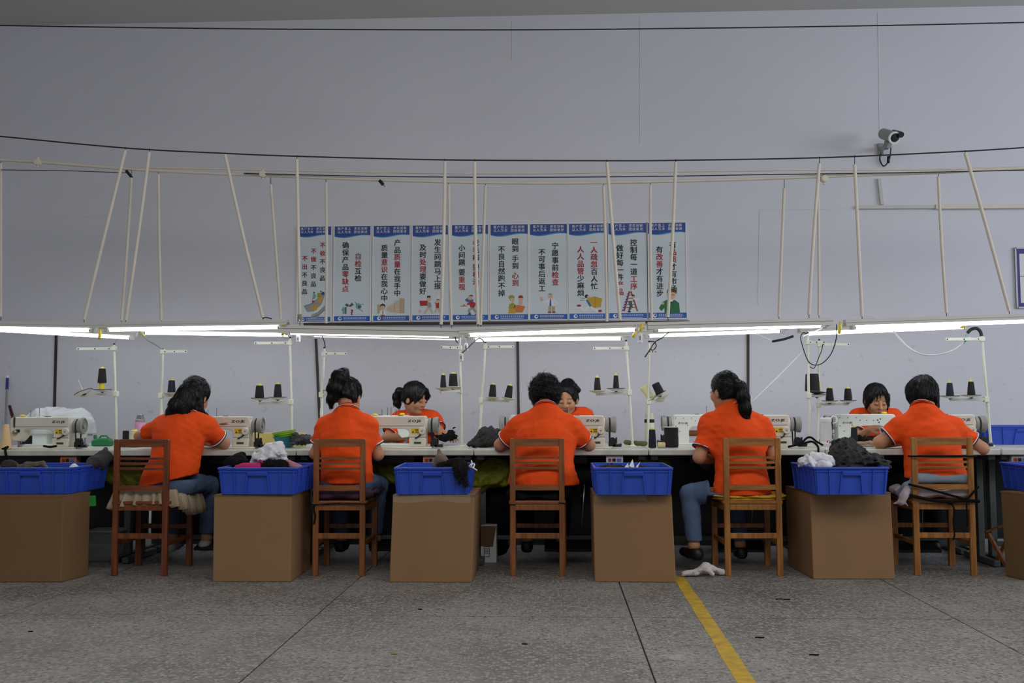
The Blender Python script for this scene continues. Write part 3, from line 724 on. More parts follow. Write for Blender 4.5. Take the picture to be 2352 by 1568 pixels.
# hanging rods
RF = [((288, 345), (193, 733)), ((343, 349), (289, 735)), ((517, 355), (604, 729)), ((682, 366), (689, 738)), ((1022, 371), (1013, 745)), ((1090, 372), (1098, 745)), ((1394, 373), (1424, 735)), ((1552, 373), (1534, 728)),
      ((1882, 376), (1858, 722)), ((1963, 378), (1980, 727)), ((2217, 351), (2318, 714))]
RR = [((2, 375), (2, 727)), ((302, 408), (279, 736)), ((364, 400), (371, 736)), ((622, 424), (646, 738)), ((749, 419), (749, 742)), ((1031, 424), (1037, 746)), ((1115, 426), (1104, 746)), ((1386, 427), (1394, 738)), ((1494, 425), (1497, 736)),
      ((1801, 433), (1789, 727)), ((1878, 416), (1881, 724)), ((2155, 406), (2174, 718))]
def wire_y(path, x):
    for (x0, y0), (x1, y1) in zip(path[:-1], path[1:]):
        if x0 <= x <= x1: return y0 + (y1 - y0) * (x - x0) / (x1 - x0)
    return path[-1][1]
for row, Y, LST, path in (('front', YL1, RF, WIRE), ('rear', YL2, RR, PIPE)):
    for i, (a, b) in enumerate(LST):
        A_, B_ = P(*a, Y), P(*b, Y)
        o_ = ('leftmost', 'rightmost')[i > 0] if i in (0, len(LST) - 1) else ORD[i] + ' from left'
        ex = {('rear', 1): ', top taped black', ('front', 2): ', slanting down to the right', ('front', 0): ', slanting down to the left', ('front', 10): ', slanting down to the right', ('front', 3): ', with a frayed lower end'}.get((row, i), '')
        q = thing('hanging_rod', '%s ivory hanging rod of the %s lamp row%s' % (o_, row, ex), 'rod', B_, 0, '%s hanging rods' % row)
        pts = [B_ + (A_ - B_) * t for t in (0, .25, .5, .75, 1)]
        bw = 0.004 * math.sin(i * 2.1)
        for k in (1, 2, 3): pts[k].x += bw * (1, 1.4, 1)[k - 1]
        rr = .0118 if row == 'front' else .0112
        part('rod', MB().tube(pts, rr, 10), 'pvc', q, 'auto', world=True)
        tp = P(a[0], wire_y(path, a[0]), Y)
        part('hook_wire', MB().cyl(A_, tp + Vector((0, 0, .008)), .0025, n=6), 'darksteel', q, True, world=True)
        part('lower_wire', MB().cyl(B_, B_ - Vector((0, 0, .03)), .0025, n=6), 'darksteel', q, True, world=True)
        if row == 'rear' and i == 1: part('tape_wrap', MB().cyl(P(303, 408, Y), P(290, 392, Y), .011, n=10), 'rubber', q, True, world=True)
        if row == 'front' and i == 3: part('frayed_sleeve', MB().cyl(P(688, 722, Y), P(690, 738, Y), .016, .010, n=10), 'kh' if False else pm('stained_pvc', (150, 132, 104), .7), q, True, world=True)
# yellow tags and small switches hanging at the fixture ends
for x0, y0, x1, y1, Y, tx in [(229, 752, 228, 779, YL1 - .03, 'below the joint of the two leftmost fixtures'), (324, 765, 331, 773, YL2 - .06, 'on the grey cord above the first worker'), (650, 745, 649, 771, YL1 - .03, 'at the right end of the second front fixture'),
                              (1476, 742, 1469, 760, YL1 - .06, 'upper one of the pair at the fourth fixture'), (1460, 761, 1453, 774, YL1 - .06, 'lower one of the pair at the fourth fixture'), (1930, 738, 1927, 766, YL1 - .05, 'left of the rightmost front fixture'), (2205, 752, 2214, 750, YL2 - .05, 'at the right end of the rightmost rear fixture')]:
    A_, B_ = P(x0, y0, Y), P(x1, y1, Y)
    o = part('insulation_tag', MB().tube([A_, (A_ + B_) / 2 + Vector((.004, 0, 0)), B_], [.006, .0115, .010], 8), 'yellow_plastic', None, True, loc=A_.copy())
    tag(o, 'yellow tape tag ' + tx, 'tag', 'yellow tape tags')
for x, y0, y1, Y, tx in [(685, 770, 786, YL1, 'below the left end of the third front fixture'), (1070, 788, 806, YL1, 'hanging beside the third thread stand'), (1059, 811, 830, YL1 - .05, 'clipped to the pole of the third thread stand'), (1470, 764, 788, YL1 - .06, 'between the fourth and fifth front fixtures')]:
    A_, B_ = P(x, y0, Y), P(x, y1, Y); q = thing('cord_switch', 'small white cord switch ' + tx, 'switch', B_, 0, 'white cord switches')
    h_ = A_.z - B_.z
    part('body', MB().box((0, 0, h_ / 2), (.03, .018, h_)), 'white', q, bevel=.007, seg=3)
    part('rocker', MB().box((0, -.0095, h_ / 2), (.012, .004, h_ * .4)), 'greypaint', q, bevel=.002)
    part('cord', MB().cyl((0, 0, h_ - .002), (0, 0, h_ + .05), .003, n=6), 'cord_white', q, True)
def cord(pts, r, mat, label, Y=None, name='power_cord'):
    pts = spline([P(p[0], p[1], p[2] if len(p) > 2 else Y) for p in pts], 8)
    return tag(part(name, MB().tube(pts, r, 7), mat, None, True, loc=pts[0].copy()), label, 'cord')
cord([(326, 768, 7.5), (340, 782, 7.48), (360, 793, 7.46), (372, 803, 7.45)], .0045, 'greypaint', 'grey cord from the yellow tag to the stand behind the first worker')
cord([(282, 766, 7.2), (270, 778, 7.22), (262, 790, 7.24)], .002, 'greypaint', 'thin grey cord above the first thread stand')
cord([(648, 772, 6.95), (655, 776, 7.0), (664, 778, 7.1)], .003, 'greypaint', 'thin grey cord above the second front thread stand')
cord([(740, 772, 7.5), (745, 785, 7.47), (747, 798, 7.45)], .004, 'wire', 'dark cord above the stand behind the second worker')
cord([(1062, 810, 6.9), (1075, 798, 6.95), (1092, 782, 7.0), (1103, 777, 7.1), (1113, 786, 7.3)], .0045, 'wire', 'black cord arching from a cord switch between two thread stands')
cord([(1045, 772, 6.95), (1048, 783, 7.0), (1052, 787, 7.1)], .004, 'wire', 'short black cord at the top of the third thread stand')
cord([(1536, 763, 7.3), (1520, 776, 7.32), (1505, 785, 7.34), (1495, 800, 7.36), (1500, 804, 7.36), (1507, 795, 7.36), (1503, 785, 7.38), (1492, 784, 7.4)], .004, 'wire', 'black cord looping over the stand with the tilted cones')
cord([(1495, 800, 7.35), (1488, 810, 7.35), (1481, 820, 7.35)], .005, 'wire', 'loose black cord end hanging by the tilted cones')
cord([(1738, 766, 7.5), (1755, 774, 7.4), (1775, 783, 7.3)], .0055, 'cord_white', 'white cord end leading into a black taped joint')
cord([(1774, 784, 7.3), (1800, 779, 7.25), (1822, 772, 7.2)], .009, 'rubber', 'black taped cord joint left of the fifth thread stand')
cord([(1855, 768, 7.22), (1845, 764, 7.2), (1839, 775, 7.2), (1845, 800, 7.2), (1856, 828, 7.22), (1870, 838, 7.25), (1890, 833, 7.3), (1910, 810, 7.2), (1921, 775, 7.0), (1922, 745, 6.95)], .0036, 'wire', 'long dark cord looping between the fifth stand and lamp')
cord([(1890, 790, 7.45), (1887, 805, 7.42), (1879, 825, 7.4), (1870, 845, 7.35), (1860, 842, 7.3)], .0032, 'wire', 'shorter dark cord hanging behind the fifth thread stand')
cord([(2053, 761, 7.5), (2080, 792, 7.4), (2110, 811, 7.35), (2145, 815, 7.3), (2185, 806, 7.28), (2212, 788, 7.26), (2228, 773, 7.24)], .0062, 'cord_white', 'thick white cord sagging from the lamp to the sixth thread stand')
cord([(2222, 764, 7.26), (2231, 756, 7.26), (2243, 754, 7.26), (2252, 762, 7.26), (2255, 776, 7.26)], .012, 'rubber', 'thick black taped cord arch atop the sixth thread stand')
cord([(2221, 764, 7.26), (2217, 778, 7.25), (2214, 790, 7.25)], .004, pm('teal_wire', (80, 170, 160), .5), 'short teal wire under the black taped cord arch')
cord([(1843, 808, 7.2), (1790, 862, 7.15), (1728, 922, 7.0)], .0022, 'cord_white', 'thin white thread stretched diagonally from the fourth worker to the fifth stand', name='taut_thread')
cord([(1938, 732, 6.95), (1960, 723, 6.97), (1985, 722, 6.98), (2012, 728, 7.0)], .003, 'cord_white', 'white cord arching over the top of the rightmost front fixture')
cord([(603, 731, 6.95), (612, 729, 6.95), (624, 732, 6.95)], .004, 'wire', 'small black cord end lying on the second front fixture')
A_, B_ = P(1845, 772, 7.0), P(1918, 742, 6.95)
tag(part('diagonal_brace', MB().beam(A_, B_, .018, .006), 'stand', None, loc=A_.copy()), 'slanting ivory brace between the fifth stand and the lamp joint', 'brace')

# ------------------------------------------------------------------ sewing tables
TJ = [P(x, 1035, YF).x for x in (-130, 275, 680, 1088, 1490, 1895, 2300, 2705)]
def make_table(w, dirn, label, far=False):
    t = thing('sewing_table', label, 'table', (0, 0, 0))
    z1 = TOPZ; th = .042; d = .54; y = (lambda v: v * dirn)
    part('tabletop', MB().box((0, y(d / 2), z1 - th / 2), (w - .006, d, th)), 'tabletop', t, bevel=.008, seg=3)
    part('under_tray', MB().box((-.06, y(.27), z1 - .075), (.5, .28, .06)), 'darksteel', t, bevel=.006)
    for sx in (-1, 1):
        x = sx * (w / 2 - .045)
        part('leg', MB().box((x, y(.28), .38), (.045, .06, .70)), 'frame', t, bevel=.004)
        part('foot', MB().box((x, y(.27), .025), (.045, .5, .04)), 'frame', t, bevel=.006)
        part('bracket', MB().box((x, y(.27), .725), (.05, .44, .03)), 'frame', t, bevel=.004)
    part('cross_bar', MB().box((0, y(.34), .115), (w - .2, .022, .035)), 'frame', t, bevel=.003)
    part('cross_bar', MB().box((0, y(.22), .165), (w - .2, .022, .028)), 'frame', t, bevel=.003)
    pd = part('treadle', MB().box((.05, y(.2), .12), (.34, .22, .018), Matrix.Rotation(.25 * dirn, 3, 'X')), 'darksteel', t, bevel=.004)
    part('pedal_rod', MB().cyl((.14, y(.25), .13), (.18, y(.3), .62), .006, n=8), 'steel', t, True)
    part('back_panel', MB().box((0, y(.535), .43), (w - .03, .008, .60)), 'black', t)  # added black sheet that keeps the space under the tables dark
    mo = part('motor', MB().cyl((.02, y(.33), .6), (.26, y(.33), .6), .085, n=18), 'darksteel', t, 'auto', bevel=.006)
    part('pulley', MB().cyl((.26, y(.33), .6), (.285, y(.33), .6), .045, n=16), 'black', mo, 'auto')
    return t
tb = None
SIDE = ['at the left edge, nobody seated', 'under the first worker from left', 'under the second worker from left', 'under the worker with short curly hair', 'under the worker with the low ponytail', 'under the rightmost worker', 'at the right edge of the photo']
WT = TJ[2] - TJ[1]
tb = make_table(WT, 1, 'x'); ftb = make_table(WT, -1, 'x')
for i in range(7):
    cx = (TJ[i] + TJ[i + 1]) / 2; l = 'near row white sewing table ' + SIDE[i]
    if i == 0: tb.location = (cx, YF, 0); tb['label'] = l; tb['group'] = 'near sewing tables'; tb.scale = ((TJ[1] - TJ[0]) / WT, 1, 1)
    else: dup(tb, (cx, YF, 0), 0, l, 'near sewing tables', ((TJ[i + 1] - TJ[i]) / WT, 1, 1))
FS = ['at its left end below the plastic covered machine', 'second from left', 'of the woman with the ponytail', 'of the woman with the flower headband', 'with the unattended white machine', 'of the far woman at the right', 'carrying the blue crate at right']
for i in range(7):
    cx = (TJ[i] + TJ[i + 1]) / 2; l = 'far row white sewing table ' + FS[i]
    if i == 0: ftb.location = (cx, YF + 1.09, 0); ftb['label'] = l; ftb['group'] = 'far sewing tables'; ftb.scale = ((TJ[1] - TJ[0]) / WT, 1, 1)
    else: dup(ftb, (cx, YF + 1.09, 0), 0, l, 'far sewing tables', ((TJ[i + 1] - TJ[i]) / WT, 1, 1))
# motor control boxes hung under the near table edges
for x, col, tx in [(162, (196, 120, 74), 'orange control box with red and blue buttons under the leftmost table'), (992, (196, 132, 104), 'salmon control box with red and blue buttons above the third crate'), (1411, (206, 204, 206), 'pale control box with blue print under the curly haired worker\'s table'), (2338, (176, 164, 152), 'beige control box under the table at the right edge')]:
    c = P(x, 1057, YF + .06); q = thing('control_box', tx, 'control box', (c.x, c.y, TOPZ - .045 - .052), 0, 'motor control boxes')
    part('case', MB().box((0, 0, .026), (.115, .07, .05)), pm('case_%d' % x, col, .5), q, bevel=.004)
    for k, (bx, cc) in enumerate([(-.032, (150, 40, 36)), (-.004, (22, 22, 24)), (.03, (88, 104, 190))]):
        part('button', MB().box((bx, -.037, .024), (.022 if k < 2 else .03, .006, .022)), pm('btn_%d' % k, cc, .4), q, bevel=.002)

# ------------------------------------------------------------------ sewing machines
def arc(cx, cz, r, a0, a1, n=5): return [(cx + r * math.cos(math.radians(a0 + (a1 - a0) * i / n)), cz + r * math.sin(math.radians(a0 + (a1 - a0) * i / n))) for i in range(n + 1)]
def make_machine(label, skin='cream', text=True):
    t = thing('sewing_machine', label, 'sewing machine')
    prof = [(-.268, .085), (-.255, .06), (-.205, .055), (-.178, .085), (-.168, .135), (-.14, .143), (0.0, .136)] + arc(.015, .101, .035, 90, 0, 4)[0:] + [(.05, .02), (.05, .004), (.165, .004), (.165, .21)] + arc(.150, .212, .015, 0, 90, 3) + arc(-.24, .200, .027, 90, 180, 4)
    part('arm_casting', MB().prism(prof, -.055, .055), skin, t, 'auto', bevel=.007, seg=3)
    part('bed_plate', MB().box((-.03, 0, .006), (.48, .178, .012)), skin, t, bevel=.004)
    part('base_cover', MB().prism([(.052, .012), (.168, .012), (.172, .066), (.15, .074), (.052, .074)], -.078, -.05), skin, t, bevel=.006)
    part('cover_groove', MB().box((.115, -.0785, .079), (.11, .004, .006)), 'greypaint', t)
    pl = part('model_plate', MB().box((.112, -.0795, .04), (.05, .002, .014)), pm('green_plate', (36, 74, 58), .4), t)
    part('arm_groove', MB().box((-.05, -.0555, .158), (.40, .002, .004)), 'greypaint', t)
    fw = part('face_plate', MB().box((-.2685, 0, .14), (.004, .08, .13)), 'greypaint', t, bevel=.002)
    part('handwheel', MB().lathe([(.030, 0), (.050, .004), (.052, .022), (.044, .027), (.044, .033), (.052, .037), (.058, .06), (.058, .072), (.050, .076), (.046, .066), (.018, .066), (.018, .078), (.004, .08)], (.176, 0, .162), (1, 0, 0), 28), 'greypaint', t, 'auto')
    part('wheel_boss', MB().lathe([(.045, 0), (.045, .014)], (.163, 0, .162), (1, 0, 0), 20), skin, t, 'auto')
    part('drive_belt', MB().tube([(.206, -.046, .162), (.206, -.038, .08), (.206, -.03, -.04)], .005, 8).tube([(.206, .046, .162), (.206, .038, .08), (.206, .03, -.04)], .005, 8).tube([(.206, .046 * math.cos(math.radians(a)), .162 + .046 * math.sin(math.radians(a))) for a in range(0, 181, 15)], .005, 8), 'rubber', t, True)
    wd = part('bobbin_winder', MB().box((.222, -.02, .03), (.05, .05, .035)).box((.255, -.03, .018), (.06, .03, .02)).cyl((.225, -.05, .055), (.225, .0, .055), .02, n=14).cyl((.25, -.04, .03), (.25, -.04, .075), .006, n=8), 'black', t, bevel=.003)
    part('bobbin', MB().cyl((.278, -.04, .024), (.278, -.015, .024), .012, n=12), 'steel', wd, 'auto')
    dl = part('stitch_dial', MB().lathe([(.026, 0), (.026, .012), (.022, .018)], (.142, -.054, .122), (0, -1, 0), 22), skin, t, 'auto')
    part('dial_screw', MB().cyl((.142, -.072, .122), (.142, -.075, .122), .006, n=10), 'greypaint', dl, 'auto')
    part('reverse_lever', MB().tube([(.13, -.058, .098), (.118, -.082, .082), (.095, -.09, .07)], [.006, .006, .004], 8), 'black', t, True)
    st = part('warning_sticker', MB().box((.092, -.0556, .122), (.055, .0012, .036)), 'yellow', t)
    part('sticker_print', MB().box((.104, -.0564, .129), (.026, .0004, .006)).box((.104, -.0564, .119), (.026, .0004, .003)).box((.104, -.0564, .112), (.026, .0004, .003)).poly([(.068, -.0565, .110), (.084, -.0565, .110), (.076, -.0565, .124)]), 'ink', st)['kind'] = 'stuff'
    nb = part('needle_bar', MB().cyl((-.225, 0, .005), (-.225, 0, .07), .004, n=8).box((-.222, 0, .018), (.018, .03, .012)).cyl((-.238, .015, .02), (-.238, .015, .07), .0045, n=8), 'steel', t, split=True)
    part('tension_dial', MB().lathe([(.016, 0), (.016, .008), (.009, .01), (.014, .014), (.014, .024), (.008, .028)], (-.222, -.055, .118), (0, -1, 0), 16), 'steel', t, 'auto')
    part('tension_bracket', MB().box((-.208, -.058, .128), (.03, .008, .02)), 'black', t, bevel=.003)
    part('take_up_slot', MB().box((-.232, -.056, .188), (.006, .003, .075)), 'black', t)
    part('take_up_lever', MB().box((-.232, -.062, .232), (.018, .012, .006)).box((-.238, -.062, .2), (.004, .006, .07)), 'steel', t)
    tg = part('thread_pin', MB().cyl((-.09, .01, .226), (-.09, .01, .29), .0018, n=6).cyl((-.155, .015, .226), (-.155, .015, .275), .0018, n=6), 'darksteel', t, split=True)
    part('oil_cap', MB().box((-.02, 0, .229), (.035, .03, .005)), 'black', t, bevel=.002)
    part('thread_guide', MB().ball((-.2, -.01, .235), (.022, .016, .010)), 'yellow_plastic', t, True)
    lt = MB(); put_text(lt, 'ZOJE', .085, .195, .021, -.0562, w=.095, bold=.03, slant=.12)
    if text: part('lettering', lt, 'ink', t, fix=False)
    lb = MB(); put_text(lb, 'ZOJE', .095, .165, .016, .0562, w=.075, bold=.02, back=True, slant=-.0)
    part('back_lettering', lb, 'ink', t, fix=False)
    part('back_cover', MB().box((.107, .056, .05), (.11, .003, .085)), skin, t, bevel=.002)
    for bx, bz in [(.15, .2), (.09, .2), (.03, .2), (0, .18), (-.05, .18), (-.1, .18), (.15, .14), (.06, .145), (.12, .1), (-.13, .182), (-.15, .19), (-.14, .165)]:
        part('screw', MB().cyl((bx, .054, bz), (bx, .0575, bz), .0035 if bx > -.12 else .005, n=8), 'black', t)
    return t
mach = make_machine('x')
ML = ['cream sewing machine standing free at the left edge', 'cream sewing machine beside the first worker, its arm stained brown', 'cream sewing machine in front of the far woman with ponytail', 'cream sewing machine right of the curly haired worker', 'cream sewing machine right of the worker with the low ponytail', 'cream sewing machine right of the rightmost worker']
YM = 7.03
for i, hx in enumerate((195, 605, 1008, 1415, 1838, 2262)):
    loc = (P(hx, 970, YM).x - .252, YM, TOPZ)
    if i == 0: mach.location = loc; mach['label'] = ML[0]; mach['group'] = 'near row sewing machines'; cur = mach
    else: cur = dup(mach, loc, 0, ML[i], 'near row sewing machines')
    if i == 1: part('stain', MB().poly([(-.05, -.0563, .168), (-.02, -.0563, .166), (.02, -.0563, .172), (.0, -.0563, .178), (.022, -.0563, .186), (-.015, -.0563, .181), (-.04, -.0563, .180)]), pm('rust_stain', (140, 104, 84), .7), cur, fix=False)
fm = make_machine('x', 'cream_b', text=False); YM2 = 7.66
FL = ['white sewing machine wrapped in clear plastic at the left', 'white far machine worked by the woman with ponytail', 'white far machine whose handwheel shows left of the curly haired worker', 'white far machine behind the tall black spool', 'white far machine in front of the woman looking down at right']
for i, lx in enumerate((58, 790, 1147, 1519, 1893)):
    loc = (P(lx, 970, YM2).x + .252, YM2, TOPZ)
    if i == 0: fm.location = loc; fm.rotation_euler = (0, 0, math.pi); fm['label'] = FL[0]; fm['group'] = 'far row sewing machines'
    else: dup(fm, loc, math.pi, FL[i], 'far row sewing machines')
# ------------------------------------------------------------------ thread stands and cones
def disc(mb, c, ax, r): mb.lathe([(.006, -.022), (.012, -.016), (r * .6, -.008), (r, .002), (r, .005), (r * .5, .0), (.008, 0)], c, ax, 22)
CONES = []
def cone(base, ax, rb, rt, h, mat, label, core='yellow_plastic', pin=None, low=0.0):
    ax = Vector(ax).normalized(); base = Vector(base)
    q = thing('thread_cone', label, 'thread cone', base, 0, 'thread cones')
    part('thread', MB().lathe([(rb * .7, .002 + low), (rb, .004 + low), (rb, .012 + low), (rt, h - .004), (rt * .8, h)], base, ax, 20), mat, q, 'auto', world=True)
    if core:
        part('core', MB().lathe([(rb * .62, 0), (rb * .6, low + .004), (rt * .68, h - .006), (rt * .62, h + .007), (rt * .3, h + .010)], base, ax, 14), core, q, 'auto', world=True)
    return q
def stand(label, Y, top, bot, arm, spool, discs, group, matd=None):
    T = P(*top, Y); B_ = P(*bot, Y); B_.z = TOPZ
    q = thing('thread_stand', label, 'thread stand', B_, 0, group)
    part('pole', MB().cyl(B_, T, .0095, n=12), 'stand', q, 'auto', world=True)
    part('flange', MB().lathe([(.028, 0), (.028, .006), (.014, .012), (.014, .02)], B_, (0, 0, 1), 16), 'stand', q, 'auto', world=True)
    pm_ = B_ + (T - B_) * .32
    part('pole_joint', MB().cyl(pm_, pm_ + (T - B_).normalized() * .05, .012, n=12), 'stand', q, 'auto', world=True)
    part('top_plug', MB().cyl(T, T + Vector((0, 0, .012)), .008, n=10), 'black', q, 'auto', world=True)
    if arm:
        E_ = P(arm[0], arm[1], Y + (arm[3] if len(arm) > 3 else 0)); S_ = B_ + (T - B_) * ((E_.z + .0 - B_.z) / (T.z - B_.z)) if len(arm) < 3 or arm[2] is None else P(arm[2][0], arm[2][1], Y)
        S_ = S_ + Vector((0, -.012, 0)); E_.y -= .012
        part('guide_arm', MB().beam(S_, E_, .020, .004, up=(0, 1, 0)), 'stand', q, world=True, bevel=.001)
        cl = part('clamp', MB().box(S_ + Vector((0, .012, 0)), (.032, .034, .034)), 'stand', q, world=True, bevel=.004)
        for f_ in (.12, .5, .95):
            pz = S_ + (E_ - S_) * f_
            part('screw', MB().cyl(pz, pz + Vector((0, -.006, 0)), .0045, n=8), 'darksteel', q, world=True)
    if spool:
        S_ = P(*spool[0], Y); E_ = P(spool[1][0], spool[1][1], Y + (spool[2] if len(spool) > 2 else 0))
        part('spool_arm', MB().beam(S_, E_, .026, .018, up=(0, 0, 1)), 'stand', q, world=True, bevel=.003)
        part('clamp', MB().box(S_, (.034, .036, .04)), 'stand', q, world=True, bevel=.004)
    for (x, y, r, mt, tilt, dy, pinh) in discs:
        c = P(x, y, Y + dy); ax = Vector((math.sin(tilt), 0, math.cos(tilt)))
        mb = MB(); disc(mb, c, ax, r)
        part('spool_disc', mb, mt, q, 'auto', world=True)
        if mt == 'disc_black': 
            mb = MB(); mb.lathe([(.02, -.0145), (r * .62, -.0085), (r * .96, .0005)], c, ax, 22, caps=False); part('disc_underside', mb, 'white', q, 'auto', world=True)
        part('spool_pin', MB().cyl(c - ax * .03, c + ax * pinh, .0028, n=8), 'stand', q, 'auto', world=True)
    return q
YS, YT = 7.24, 7.46
gN, gF = 'near row thread stands', 'far row thread stands'
SX = lambda Y: FPX / Y
def cz(x, yb, yt, Y, dy=0, wb=26, wt=18, **k):
    """cone from pixel base, top and widths"""
    b = P(x, yb, Y + dy); t = P(x, yt, Y + dy); s = SX(Y)
    return dict(base=b, h=t.z - b.z, rb=wb / 2 / s, rt=wt / 2 / s)
def put(label, mat, tilt=0, core='yellow_plastic', low=0.0, **kw):
    d = cz(**kw); cone(d['base'], (math.sin(tilt), 0, math.cos(tilt)), d['rb'], d['rt'], d['h'], mat, label, core, low=low)
stand('thread stand at the left edge with one tilted empty disc', YS, (262, 792), (269, 1012), (178, 801, None), ((266, 904), (186, 909)), [(192, 901, .068, 'disc_black', -.42, -.02, .10), (235, 895, .068, 'disc_black', 0, -.02, .12)], gN)
put('black thread cone raised on a yellow core on the leftmost stand', 'thread_black', x=234, yb=894, yt=846, Y=YS, dy=-.02, wb=20, wt=15, low=.045)
stand('near thread stand right of the first worker\'s machine', YS, (666, 777), (671, 1012), (585, 788), ((668, 923), (594, 927)), [(597, 915, .066, 'disc_black', 0, -.02, .12), (638, 913, .066, 'disc_black', 0, -.02, .12)], gN)
put('left black cone on the stand above the green bowls', 'thread_black', x=596, yb=914, yt=885, Y=YS, dy=-.02, wb=21, wt=17)
put('right black cone on the stand above the green bowls', 'thread_black', x=638, yb=912, yt=882, Y=YS, dy=-.02, wb=19, wt=14)
stand('near thread stand right of the ponytailed far woman', YS, (1056, 775), (1061, 1012), (1013, 797, None, -.1), ((1057, 897), (1012, 900), -.12), [(1018, 892, .062, 'disc', 0, -.1, .10), (1041, 889, .058, 'disc', 0, -.04, .10)], gN)
put('narrow black cone on the stand right of the ponytailed far woman', 'thread_black', x=1018, yb=891, yt=861, Y=YS, dy=-.1, wb=14, wt=10)
put('wide black cone on the stand right of the ponytailed far woman', 'thread_black', x=1041, yb=888, yt=858, Y=YS, dy=-.04, wb=21, wt=17)
stand('near thread stand right of the curly haired worker', YS, (1438, 784), (1453, 1012), (1362, 800), ((1446, 901), (1369, 906)), [(1372, 898, .062, 'disc', 0, -.02, .12), (1415, 893, .064, 'disc_black', 0, -.02, .12)], gN)
put('black cone on the beige disc right of the far headband woman', 'thread_black', x=1372, yb=897, yt=867, Y=YS, dy=-.02, wb=16, wt=11)
put('black cone on the black disc right of the far headband woman', 'thread_black', x=1415, yb=892, yt=862, Y=YS, dy=-.02, wb=14, wt=10)
stand('near thread stand right of the worker with the low ponytail', YS, (1855, 766), (1859, 1012), (1893, 786), ((1857, 908), (1880, 909), .1), [(1876, 907, .072, 'disc_black', 0, .06, .06), (1874, 900, .072, 'tray', .12, .05, .06)], gN)
put('big thick black cone behind the pole of the fifth stand', 'thread_black', x=1866, yb=899, yt=858, Y=YS, dy=.05, wb=33, wt=29, core=None)
put('slim cream cone half hidden beside the big thick black cone', 'thread_cream', x=1883, yb=899, yt=878, Y=YS, dy=.08, wb=9, wt=6)
stand('near thread stand at the right beside the rightmost worker', YS, (2255, 772), (2276, 1012), (2170, 779), ((2265, 917), (2182, 918)), [(2182, 910, .068, 'disc_black', 0, -.02, .125), (2231, 908, .068, 'disc_black', 0, -.02, .125)], gN)
put('navy cone on the stand right of the rightmost worker', 'thread_navy', x=2182, yb=909, yt=879, Y=YS, dy=-.02, wb=17, wt=12)
put('black cone nearest the pole of the rightmost stand', 'thread_black', x=2231, yb=907, yt=876, Y=YS, dy=-.02, wb=17, wt=12)
stand('far thread stand just left of the first worker', YT, (374, 804), (369, 1000), (431, 807), ((370, 908), (432, 908)), [(394, 903, .058, 'disc', 0, -.02, .10), (429, 903, .05, 'disc', 0, -.02, .10)], gF)
put('navy cone just left of the first worker\'s head', 'thread_navy', x=394, yb=902, yt=873, Y=YT, dy=-.02, wb=18, wt=14)
put('dark cone half hidden behind the first worker\'s hair', 'thread_navy', x=428, yb=902, yt=873, Y=YT, dy=-.02, wb=18, wt=14)
stand('far thread stand just left of the second worker', YT, (745, 800), (735, 1000), (797, 812), ((738, 906), (785, 905)), [(760, 897, .060, 'disc_black', 0, -.02, .10)], gF)
put('black cone just left of the second worker\'s high ponytail', 'thread_black', x=760, yb=896, yt=869, Y=YT, dy=-.02, wb=15, wt=10)
stand('far thread stand left of the curly haired worker', YT, (1115, 788), (1100, 1000), (1181, 796), ((1105, 919), (1170, 921)), [(1131, 913, .056, 'disc', .04, -.02, .125), (1168, 915, .056, 'disc', .16, -.02, .125)], gF)
put('black cone upright on the stand left of the curly haired worker', 'thread_black', x=1131, yb=912, yt=883, Y=YT, dy=-.02, wb=18, wt=13, tilt=.05)
put('black cone leaning right on the stand left of the curly haired worker', 'thread_black', x=1167, yb=914, yt=885, Y=YT, dy=-.02, wb=18, wt=13, tilt=.16)
stand('far thread stand carrying the tilted cream and black cones', YT, (1491, 786), (1488, 1010), (1506, 808), ((1490, 922), (1526, 922)), [(1497, 914, .062, 'disc', -.7, .03, .08), (1522, 911, .062, 'disc', -.45, -.02, .09), (1514, 905, .058, 'disc_black', -.45, .05, .09)], gF)
put('cream cone tilted left on the fourth far stand', 'thread_cream', x=1494, yb=912, yt=882, Y=YT, dy=.03, wb=17, wt=19, tilt=-.6, core=None)
put('black cone tilted left on the fourth far stand', 'thread_black', x=1517, yb=904, yt=877, Y=YT, dy=-.02, wb=20, wt=18, tilt=-.45, core=None)
stand('far thread stand left of the far woman at right', YT, (1882, 782), (1877, 1000), (1951, 791), ((1880, 929), (1950, 928)), [(1906, 921, .060, 'disc_black', 0, -.02, .12), (1948, 920, .060, 'disc_black', 0, -.02, .12)], gF)
put('left black cone beside the far woman at right', 'thread_black', x=1906, yb=920, yt=891, Y=YT, dy=-.02, wb=18, wt=13)
put('right black cone nearest the far woman at right', 'thread_black', x=1948, yb=919, yt=892, Y=YT, dy=-.02, wb=18, wt=14)
